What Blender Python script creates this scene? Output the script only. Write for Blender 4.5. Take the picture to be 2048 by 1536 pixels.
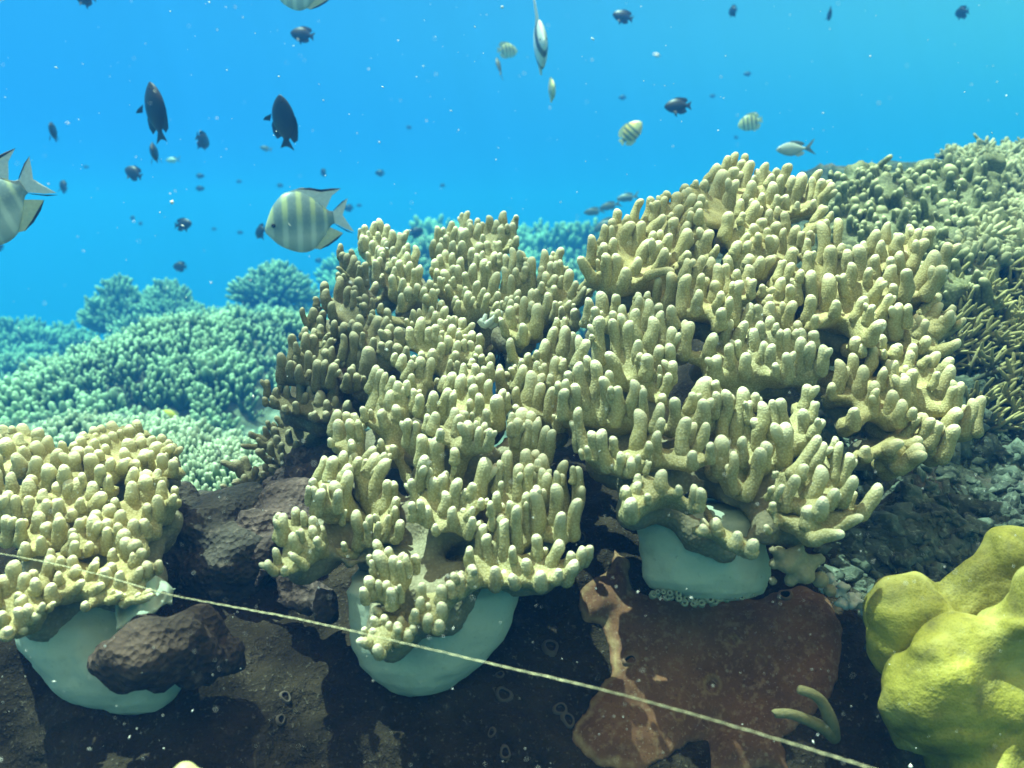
import bpy, bmesh, math, random
import numpy as np
from mathutils import Vector, Matrix, Quaternion, noise

for o in list(bpy.data.objects):
    bpy.data.objects.remove(o)
scene = bpy.context.scene
C = scene.collection
PI = math.pi
R = random.Random(7)

# ------------------------------------------------------------------ camera
PITCH = math.radians(-8.0)
FPX = 1774.0                      # focal length in photo pixels (2048 wide)
cam = bpy.data.cameras.new("camera")
cam.sensor_width = 36.0
cam.lens = 36.0 * FPX / 2048.0
cam.clip_start = 0.02
cam.clip_end = 400.0
cam.dof.use_dof = True
cam.dof.focus_distance = 0.92
cam.dof.aperture_fstop = 8.0
camo = bpy.data.objects.new("camera", cam)
camo.rotation_euler = (PI / 2 + PITCH, 0, 0)
C.objects.link(camo)
scene.camera = camo
CAM_R = Vector((1, 0, 0))
CAM_F = Vector((0, math.cos(PITCH), math.sin(PITCH)))
CAM_U = Vector((0, -math.sin(PITCH), math.cos(PITCH)))


def at(px, py, d):
    """world point seen at photo pixel (px, py) at depth d metres along the view axis"""
    return CAM_F * d + CAM_R * ((px - 1024.0) / FPX * d) + CAM_U * ((768.0 - py) / FPX * d)


# ------------------------------------------------------------------ daylight seen from under water
SUN_EL, SUN_AZ = 74.0, 160.0       # azimuth from +x towards +y; the light comes from there
sdir = Vector((math.cos(math.radians(SUN_EL)) * math.cos(math.radians(SUN_AZ)),
               math.cos(math.radians(SUN_EL)) * math.sin(math.radians(SUN_AZ)),
               math.sin(math.radians(SUN_EL))))
sun = bpy.data.lights.new("sun", 'SUN')
sun.energy = 5.0
sun.angle = math.radians(0.5)
sun.color = (1.0, 0.97, 0.86)
suno = bpy.data.objects.new("sun", sun)
suno.rotation_euler = sdir.to_track_quat('Z', 'Y').to_euler()
C.objects.link(suno)

world = bpy.data.worlds.new("World")
scene.world = world
world.use_nodes = True
wn, wl = world.node_tree.nodes, world.node_tree.links
wn.clear()
wout = wn.new('ShaderNodeOutputWorld')
wbg = wn.new('ShaderNodeBackground')
wbg.inputs['Strength'].default_value = 0.1
sky = wn.new('ShaderNodeTexSky')
sky.sky_type = 'NISHITA'
sky.sun_disc = False
sky.sun_elevation = math.radians(SUN_EL)
sky.sun_rotation = math.radians(90 - SUN_AZ)
wtc = wn.new('ShaderNodeTexCoord')
wsep = wn.new('ShaderNodeSeparateXYZ')
wl.new(wtc.outputs['Generated'], wsep.inputs[0])
# open water by elevation (radiance scaled up because the Background strength is 0.1)
wramp = wn.new('ShaderNodeValToRGB')
wmap = wn.new('ShaderNodeMapRange')
wmap.inputs['From Min'].default_value = -1.0
wmap.inputs['From Max'].default_value = 1.0
wl.new(wsep.outputs['Z'], wmap.inputs['Value'])
wl.new(wmap.outputs[0], wramp.inputs[0])
er = wramp.color_ramp
er.interpolation = 'EASE'
WATER = [(-1.0, (0.022, 0.052, 0.032)), (-0.35, (0.016, 0.062, 0.055)), (-0.06, (0.010, 0.130, 0.44)),
         (0.06, (0.016, 0.175, 0.56)), (0.25, (0.042, 0.295, 0.60)), (0.55, (0.18, 0.38, 0.37)), (1.0, (0.30, 0.43, 0.32))]
while len(er.elements) < len(WATER):
    er.elements.new(0.5)
for e, (z, c) in zip(er.elements, WATER):
    e.position = (z + 1) / 2
    e.color = (*c, 1)
# open deep water lies ahead on the left; a greener, brighter tint is added right and behind as fill
wdot = wn.new('ShaderNodeMapRange')
wdot.inputs['From Min'].default_value = -1.0
wdot.inputs['From Max'].default_value = 0.0
wdir = wn.new('ShaderNodeVectorMath')
wdir.operation = 'DOT_PRODUCT'
wdir.inputs[1].default_value = (0.60, -0.80, 0.0)
wl.new(wtc.outputs['Generated'], wdir.inputs[0])
wl.new(wdir.outputs['Value'], wdot.inputs['Value'])
wtint = wn.new('ShaderNodeMix')
wtint.data_type = 'RGBA'
wtint.inputs[6].default_value = (0.40, 0.70, 0.93, 1)
wtint.inputs[7].default_value = (5.0, 1.66, 0.68, 1)
wl.new(wdot.outputs[0], wtint.inputs[0])
wmul = wn.new('ShaderNodeMix')
wmul.data_type = 'RGBA'
wmul.blend_type = 'MULTIPLY'
wmul.inputs[0].default_value = 1.0
wl.new(wramp.outputs[0], wmul.inputs[6])
wl.new(wtint.outputs[2], wmul.inputs[7])
wsc = wn.new('ShaderNodeVectorMath')
wsc.operation = 'SCALE'
wsc.inputs['Scale'].default_value = 7.0
wl.new(wmul.outputs[2], wsc.inputs[0])
# daylight sky coming through the surface overhead
wskm = wn.new('ShaderNodeMix')
wskm.data_type = 'RGBA'
wskm.inputs[7].default_value = (0, 0, 0, 1)
wsm = wn.new('ShaderNodeMapRange')
wsm.interpolation_type = 'SMOOTHSTEP'
wsm.inputs['From Min'].default_value = 0.45
wsm.inputs['From Max'].default_value = 0.75
wsm.inputs['To Max'].default_value = 0.55
wl.new(wsep.outputs['Z'], wsm.inputs['Value'])
wadd = wn.new('ShaderNodeVectorMath')
wadd.operation = 'MULTIPLY_ADD'
wl.new(sky.outputs[0], wadd.inputs[0])
wl.new(wsm.outputs[0], wadd.inputs[1])
wl.new(wsc.outputs[0], wadd.inputs[2])
wl.new(wadd.outputs[0], wbg.inputs['Color'])
wl.new(wbg.outputs[0], wout.inputs['Surface'])

# ------------------------------------------------------------------ picture settings
vs = scene.view_settings
vs.view_transform = 'Standard'
vs.look = 'None'
vs.exposure = 1.15
vs.gamma = 1.0
vs.use_curve_mapping = False
cy = scene.cycles
cy.use_denoising = True
cy.max_bounces = 6
cy.diffuse_bounces = 3
cy.glossy_bounces = 2
cy.transmission_bounces = 3
cy.volume_bounces = 1
cy.transparent_max_bounces = 8
cy.sample_clamp_indirect = 6.0
cy.caustics_reflective = False
cy.caustics_refractive = False
scene.render.use_persistent_data = False


# ------------------------------------------------------------------ helpers
def link(o, parent=None):
    C.objects.link(o)
    if parent is not None:
        o.parent = parent
    return o


def smooth(me):
    me.polygons.foreach_set("use_smooth", [True] * len(me.polygons))


def mesh(name, verts, faces, mat=None, sm=True):
    me = bpy.data.meshes.new(name)
    me.from_pydata([tuple(v) for v in verts], [], faces)
    me.update()
    if sm:
        smooth(me)
    if mat:
        me.materials.append(mat)
    return me


def np_mesh(name, V, F, mat=None, sm=True):
    """V (n,3), F (m,4 or 3) int arrays"""
    me = bpy.data.meshes.new(name)
    n, k = F.shape
    me.vertices.add(len(V))
    me.vertices.foreach_set("co", np.ascontiguousarray(V, dtype=np.float32).ravel())
    me.loops.add(n * k)
    me.loops.foreach_set("vertex_index", np.ascontiguousarray(F, dtype=np.int32).ravel())
    me.polygons.add(n)
    me.polygons.foreach_set("loop_start", np.arange(0, n * k, k, dtype=np.int32))
    me.update(calc_edges=True)
    if sm:
        smooth(me)
    if mat:
        me.materials.append(mat)
    return me


def obj(name, me, parent=None):
    return link(bpy.data.objects.new(name, me), parent)


def tag(o, label=None, cat=None, group=None, kind=None):
    if label:
        o['label'] = label
    if cat:
        o['category'] = cat
    if group:
        o['group'] = group
    if kind:
        o['kind'] = kind
    return o


def thing(name, label, cat, loc=(0, 0, 0), group=None):
    o = bpy.data.objects.new(name, None)
    o.location = loc
    o.empty_display_size = 0.02
    link(o)
    return tag(o, label, cat, group)


def nz(p, s, seed=0.0):
    return noise.noise(Vector((p[0] * s + seed, p[1] * s + seed * 1.7, p[2] * s - seed)))


def fbm(p, s, seed=0.0, octv=4):
    return noise.fractal(Vector((p[0] * s + seed, p[1] * s - seed, p[2] * s + 2 * seed)), 1.0, 2.0, octv)


# ------------------------------------------------------------------ materials
class NT:
    def __init__(self, name):
        self.m = bpy.data.materials.new(name)
        self.m.use_nodes = True
        self.n = self.m.node_tree.nodes
        self.l = self.m.node_tree.links
        self.n.clear()
        self.out = self.n.new('ShaderNodeOutputMaterial')
        self.b = self.n.new('ShaderNodeBsdfPrincipled')
        self.l.new(self.b.outputs[0], self.out.inputs['Surface'])

    def add(self, t, **kw):
        nd = self.n.new(t)
        for k, v in kw.items():
            setattr(nd, k, v)
        return nd

    def pos(self):
        return self.add('ShaderNodeNewGeometry').outputs['Position']

    def objco(self):
        return self.add('ShaderNodeTexCoord').outputs['Object']

    def gen(self):
        return self.add('ShaderNodeTexCoord').outputs['Generated']

    def noise(self, vec, scale, detail=4, rough=0.55, dist=0.0):
        nd = self.add('ShaderNodeTexNoise')
        nd.inputs['Scale'].default_value = scale
        nd.inputs['Detail'].default_value = detail
        nd.inputs['Roughness'].default_value = rough
        nd.inputs['Distortion'].default_value = dist
        self.l.new(vec, nd.inputs['Vector'])
        return nd.outputs['Fac']

    def voro(self, vec, scale, feature='F1', rnd=1.0):
        nd = self.add('ShaderNodeTexVoronoi', feature=feature)
        nd.inputs['Scale'].default_value = scale
        nd.inputs['Randomness'].default_value = rnd
        self.l.new(vec, nd.inputs['Vector'])
        return nd.outputs['Distance']

    def ramp(self, fac, stops):
        nd = self.add('ShaderNodeValToRGB')
        e = nd.color_ramp.elements
        while len(e) < len(stops):
            e.new(0.5)
        for el, (p, c) in zip(e, stops):
            el.position = p
            el.color = (c, c, c, 1) if isinstance(c, (int, float)) else (*c, 1)
        self.l.new(fac, nd.inputs[0])
        return nd.outputs[0]

    def mix(self, fac, a, b, blend='MIX'):
        nd = self.add('ShaderNodeMix', data_type='RGBA', blend_type=blend)
        for sock, v in ((0, fac), (6, a), (7, b)):
            if isinstance(v, bpy.types.NodeSocket):
                self.l.new(v, nd.inputs[sock])
            elif sock == 0:
                nd.inputs[0].default_value = v
            else:
                nd.inputs[sock].default_value = (*v, 1) if len(v) == 3 else v
        return nd.outputs[2]

    def math(self, op, a, b=0.0, clamp=False):
        nd = self.add('ShaderNodeMath', operation=op, use_clamp=clamp)
        for i, v in enumerate((a, b)):
            if isinstance(v, bpy.types.NodeSocket):
                self.l.new(v, nd.inputs[i])
            else:
                nd.inputs[i].default_value = v
        return nd.outputs[0]

    def bump(self, h, strength, dist, prev=None):
        nd = self.add('ShaderNodeBump')
        nd.inputs['Strength'].default_value = strength
        nd.inputs['Distance'].default_value = dist
        self.l.new(h, nd.inputs['Height'])
        if prev is not None:
            self.l.new(prev, nd.inputs['Normal'])
        return nd.outputs[0]

    def set(self, color=None, rough=None, normal=None, spec=None, **kw):
        for key, v in (('Base Color', color), ('Roughness', rough), ('Normal', normal), ('Specular IOR Level', spec)):
            if v is None:
                continue
            if isinstance(v, bpy.types.NodeSocket):
                self.l.new(v, self.b.inputs[key])
            elif key == 'Base Color':
                self.b.inputs[key].default_value = (*v, 1)
            else:
                self.b.inputs[key].default_value = v
        for k, v in kw.items():
            self.b.inputs[k].default_value = v
        return self.m


# ------------------------------------------------------------------ water: a flat sheet overhead with painted caustics and the hazy water itself
def caustic_water_sheet():
    t = NT('caustic_water_sheet')
    t.n.remove(t.b)
    tr = t.add('ShaderNodeBsdfTransparent')
    p = t.pos()
    wob = t.add('ShaderNodeTexNoise')
    wob.inputs['Scale'].default_value = 3.0
    wob.inputs['Detail'].default_value = 2
    t.l.new(p, wob.inputs['Vector'])
    ad = t.add('ShaderNodeVectorMath', operation='MULTIPLY_ADD')
    ad.inputs[1].default_value = (0.28, 0.28, 0.28)
    t.l.new(wob.outputs['Color'], ad.inputs[0])
    t.l.new(p, ad.inputs[2])
    d1 = t.voro(ad.outputs[0], 6.5, 'DISTANCE_TO_EDGE')
    d2 = t.voro(ad.outputs[0], 11.0, 'DISTANCE_TO_EDGE')
    r1 = t.ramp(d1, [(0.0, 1.0), (0.07, 0.55), (0.25, 0.10), (0.6, 0.0)])
    r2 = t.ramp(d2, [(0.0, 1.0), (0.08, 0.45), (0.3, 0.0)])
    s = t.math('MULTIPLY_ADD', r1, 1.0)
    t.n[s.node.name].inputs[2].default_value = CAUST_BASE
    s2 = t.math('MULTIPLY', r2, 0.5)
    s3 = t.math('ADD', s, s2)
    col = t.mix(1.0, (1, 1, 1), s3, 'MULTIPLY')  # caustic light net painted into the flat sheet's transparency
    t.l.new(col, tr.inputs['Color'])
    t.l.new(tr.outputs[0], t.out.inputs['Surface'])
    V = np.array([(-8, -5, 2.6), (8, -5, 2.6), (8, 8, 2.6), (-8, 8, 2.6)], float)
    o = obj('caustic_water_sheet', np_mesh('caustic_water_sheet', V, np.array([[0, 1, 2, 3]]), t.m))
    tag(o, 'flat unseen water sheet overhead with caustic light painted in', None, None, 'structure')


CAUST_BASE = 0.24
caustic_water_sheet()


def haze():
    t = NT('haze')
    t.n.remove(t.b)
    v = t.add('ShaderNodeVolumePrincipled')
    v.inputs['Color'].default_value = (0.016, 0.094, 0.29, 1)
    v.inputs['Absorption Color'].default_value = (0.05, 0.74, 0.79, 1)
    v.inputs['Density'].default_value = HAZE_D
    v.inputs['Anisotropy'].default_value = 0.25
    t.l.new(v.outputs[0], t.out.inputs['Volume'])
    t.m.cycles.homogeneous_volume = True
    x0, x1, y0, y1, z0, z1 = -25, 25, -2.0, 31, -7.0, 2.2
    V = np.array([(x, y, z) for z in (z0, z1) for y in (y0, y1) for x in (x0, x1)], float)
    F = np.array([[0, 2, 3, 1], [4, 5, 7, 6], [0, 1, 5, 4], [2, 6, 7, 3], [0, 4, 6, 2], [1, 3, 7, 5]])
    o = obj('haze', np_mesh('haze', V, F, t.m, sm=False))
    tag(o, 'blue hazy sea water', None, None, 'stuff')


HAZE_D = 0.19
haze()


# ------------------------------------------------------------------ reef rock: the near ledge that carries the corals, falling to the sea bed behind
PROFILES = [   # world x, then (photo row, depth) from below the frame up over the edge and back
 (-1.6, [(2900, .50), (2100, .60), (1536, .70), (1420, .74), (1300, .79), (1180, .86), (1090, .95), (1075, 1.05), (1120, 1.25), (1180, 1.6), (1160, 2.2), (1100, 3.2)]),
 (-0.45, [(2900, .50), (2100, .60), (1536, .71), (1430, .735), (1300, .78), (1180, .84), (1080, .93), (1050, 1.03), (1090, 1.2), (1180, 1.5), (1160, 2.2), (1100, 3.2)]),
 (-0.29, [(2900, .50), (2100, .60), (1536, .70), (1400, .73), (1250, .79), (1120, .86), (1030, .95), (1010, 1.03), (1050, 1.15), (1160, 1.4), (1140, 2.2), (1080, 3.2)]),
 (-0.12, [(2900, .50), (2100, .61), (1536, .72), (1400, .765), (1250, .82), (1100, .90), (985, 1.02), (940, 1.15), (960, 1.3), (1060, 1.6), (1080, 2.2), (1040, 3.2)]),
 (0.08, [(2900, .50), (2100, .62), (1536, .74), (1400, .78), (1250, .83), (1100, .88), (960, .97), (880, 1.1), (840, 1.3), (840, 1.6), (900, 2.2), (930, 3.2)]),
 (0.35, [(2900, .50), (2100, .63), (1536, .755), (1400, .795), (1250, .845), (1130, .90), (1000, .99), (850, 1.09), (700, 1.23), (560, 1.45), (500, 1.9), (540, 3.0)]),
 (0.62, [(2900, .50), (2100, .65), (1536, .78), (1350, .84), (1180, .92), (1030, 1.01), (880, 1.12), (700, 1.24), (550, 1.40), (460, 1.65), (430, 2.1), (460, 3.0)]),
 (1.05, [(2900, .50), (2100, .66), (1536, .80), (1350, .86), (1150, .97), (950, 1.10), (780, 1.24), (640, 1.38), (520, 1.55), (420, 1.8), (345, 2.2), (345, 3.0)]),
 (2.6, [(2900, .50), (2100, .66), (1536, .80), (1350, .86), (1150, .97), (900, 1.10), (700, 1.24), (540, 1.40), (420, 1.6), (340, 1.9), (300, 2.3), (310, 3.1)]),
]
NV = 150


def catmull(pts, n):
    P = np.array(pts, float)
    P = np.vstack([2 * P[0] - P[1], P, 2 * P[-1] - P[-2]])
    out = []
    m = len(pts) - 1
    for i in range(n):
        u = i / (n - 1) * m
        k = min(int(u), m - 1)
        t = u - k
        a, b, c, d = P[k], P[k + 1], P[k + 2], P[k + 3]
        out.append(0.5 * ((2 * b) + (-a + c) * t + (2 * a - 5 * b + 4 * c - d) * t * t + (-a + 3 * b - 3 * c + d) * t ** 3))
    return np.array(out)


PATCH = at(1425, 1340, 0.80)


def reef_rock():
    prof = []
    for x, pts in PROFILES:
        yz = []
        for py, d in pts:
            w = at(1024, py, d)
            yz.append((w.y, w.z))
        prof.append((x, catmull(yz, NV)))
    xs = np.concatenate([np.arange(-1.6, -0.62, 0.02), np.arange(-0.62, 0.86, 0.0068), np.arange(0.86, 2.61, 0.02)])
    V = []
    for x in xs:
        k = max(i for i in range(len(prof) - 1) if prof[i][0] <= x + 1e-9)
        t = (x - prof[k][0]) / (prof[k + 1][0] - prof[k][0])
        t = t * t * (3 - 2 * t)
        yz = prof[k][1] * (1 - t) + prof[k + 1][1] * t
        tg = np.gradient(yz, axis=0)
        for j in range(NV):
            y, z = yz[j]
            n = Vector((0, -tg[j][1], tg[j][0]))
            n.normalize()
            p = Vector((x, y, z))
            rough = min(1.0, max(0.0, (x - 0.30) / 0.2))        # the right slope is more broken
            calm = 0.15 + 0.85 * min(1.0, max(0.0, ((p - PATCH).length - 0.11) / 0.07))      # the red sponge smooths the rock
            a = 0.030 * fbm(p, 5.0, 3, 2) + (0.012 * fbm(p, 17, 9, 4) + 0.0045 * fbm(p, 60, 5, 4)) * calm
            a += rough * (0.022 * fbm(p, 13, 21, 5) + 0.010 * abs(nz(p, 45, 4)) + 0.006 * nz(p, 110, 2))
            p = p + n * a + Vector((1, 0, 0)) * 0.012 * nz(p, 9, 8)
            V.append(p)
    nx = len(xs)
    I = np.arange(nx * NV).reshape(nx, NV)
    F = np.stack([I[:-1, :-1], I[1:, :-1], I[1:, 1:], I[:-1, 1:]], -1).reshape(-1, 4)
    t = NT('reef_rock')
    p = t.pos()
    sx = t.add('ShaderNodeSeparateXYZ')
    t.l.new(p, sx.inputs[0])
    wob = t.noise(p, 7.0, 4)
    xx = t.math('ADD', sx.outputs['X'], t.math('MULTIPLY', t.math('SUBTRACT', wob, 0.5), 0.16))
    right = t.ramp(t.math('ADD', xx, 0.0), [(0.31, 0.0), (0.37, 1.0)])
    n1 = t.noise(p, 16, 6, 0.65)
    n2 = t.noise(p, 70, 5, 0.6)
    n3 = t.noise(p, 240, 3, 0.6)
    vo = t.voro(p, 34, 'F1')
    dark = t.mix(t.ramp(n1, [(0.38, 0.0), (0.68, 1.0)]), (0.016, 0.013, 0.007), (0.040, 0.031, 0.019))
    dark = t.mix(t.ramp(n2, [(0.6, 0.0), (0.78, 1.0)]), dark, (0.055, 0.045, 0.034))
    dark = t.mix(t.math('MULTIPLY', t.ramp(n3, [(0.60, 0.0), (0.72, 1.0)]), 0.5), dark, (0.16, 0.15, 0.12))
    pale = t.mix(t.ramp(n1, [(0.36, 0.0), (0.66, 1.0)]), (0.014, 0.022, 0.015), (0.085, 0.115, 0.08))
    pale = t.mix(t.ramp(n2, [(0.52, 0.0), (0.72, 1.0)]), pale, (0.16, 0.20, 0.145))
    pale = t.mix(t.ramp(vo, [(0.0, 0.75), (0.18, 0.0)]), pale, (0.03, 0.028, 0.022))
    pale = t.mix(t.math('MULTIPLY', t.ramp(t.noise(p, 5.0, 3), [(0.55, 0.0), (0.7, 1.0)]), 0.5), pale, (0.22, 0.16, 0.15))
    c = t.mix(right, dark, pale)
    h = t.math('ADD', n2, t.math('MULTIPLY', n3, 0.4))
    t.set(color=c, rough=0.85, normal=t.bump(h, 1.0, 0.008), spec=0.06)
    o = obj('reef_rock', np_mesh('reef_rock', np.array([v[:] for v in V]), F, t.m))
    tag(o, 'dark reef rock ledge', None, None, 'structure')
    return o


from mathutils.bvhtree import BVHTree
ROCK = reef_rock()
_V = np.empty(len(ROCK.data.vertices) * 3, np.float32)
ROCK.data.vertices.foreach_get('co', _V)
ROCK_BVH = BVHTree.FromPolygons([Vector(v) for v in _V.reshape(-1, 3)], [tuple(p.vertices) for p in ROCK.data.polygons])


def rock_hit(px, py):
    d = at(px, py, 1.0).normalized()
    loc, no, i, dist = ROCK_BVH.ray_cast(Vector((0, 0, 0)), d, 8.0)
    if loc is None:
        return None, None
    if no.dot(d) > 0:
        no = -no
    return loc, no


def seabed():
    xs = np.concatenate([np.arange(-24, -5, 0.5), np.arange(-5, 5, 0.09), np.arange(5, 24.1, 0.5)])
    ys = np.concatenate([np.arange(1.15, 7, 0.09), np.arange(7, 29, 0.5)])
    V = []
    for y in ys:
        for x in xs:
            p = Vector((x, y, 0))
            z = -0.62 - 0.012 * y + 0.22 * fbm(p, 0.45, 2, 4) + 0.06 * fbm(p, 2.2, 6, 4)
            z += 0.10 * max(0, x) ** 1.0 * (1 if y < 9 else max(0, 1 - (y - 9) / 6))
            z -= 0.16 * max(0, y - 4)
            if y > 3:
                z += 0.05 * fbm(p, 5, 9, 3)
            V.append((x, y, z))
    nx, ny = len(xs), len(ys)
    I = np.arange(nx * ny).reshape(ny, nx)
    F = np.stack([I[:-1, :-1], I[:-1, 1:], I[1:, 1:], I[1:, :-1]], -1).reshape(-1, 4)
    t = NT('seabed')
    p = t.pos()
    n1 = t.noise(p, 3.5, 6, 0.65)
    n2 = t.noise(p, 18, 5, 0.65)
    c = t.mix(t.ramp(n1, [(0.4, 0.0), (0.62, 1.0)]), (0.05, 0.075, 0.05), (0.22, 0.26, 0.18))
    c = t.mix(t.ramp(n2, [(0.5, 0.0), (0.7, 1.0)]), c, (0.32, 0.35, 0.26))
    t.set(color=c, rough=0.9, normal=t.bump(t.math('ADD', n2, n1), 1.0, 0.05), spec=0.2)
    o = obj('seabed', np_mesh('seabed', np.array(V), F, t.m))
    tag(o, 'rough sea bed falling away into the blue', None, None, 'structure')


seabed()


# ------------------------------------------------------------------ leather corals
# Survey of the colonies: every row is one finger: tip x, tip y, base x, base y, width, measured on enlarged
# sheets of the reef; each sheet has an origin and a magnification.
SHEET = {'A': (640, 410, 5.689), 'B': (860, 410, 5.689), 'E': (500, 560, 5.689), 'D': (780, 600, 5.689), 'F': (420, 760, 5.689),
         'G': (640, 700, 5.689), 'K': (840, 720, 5.689), 'H': (520, 880, 5.689), 'I': (800, 880, 5.251), 'J': (600, 1060, 5.689),
         'L': (1140, 380, 5.689), 'M': (1360, 290, 5.689), 'N': (1300, 480, 5.689), 'P': (1580, 420, 5.389), 'Q': (1110, 570, 5.689),
         'R': (1100, 740, 5.689), 'S': (1360, 760, 5.689), 'T': (1620, 650, 5.389), 'U': (1400, 900, 5.389), 'V': (1130, 900, 5.689),
         'W': (0, 830, 5.689), 'X': (0, 1040, 5.12), 'Z': (1640, 290, 5.02)}
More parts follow.
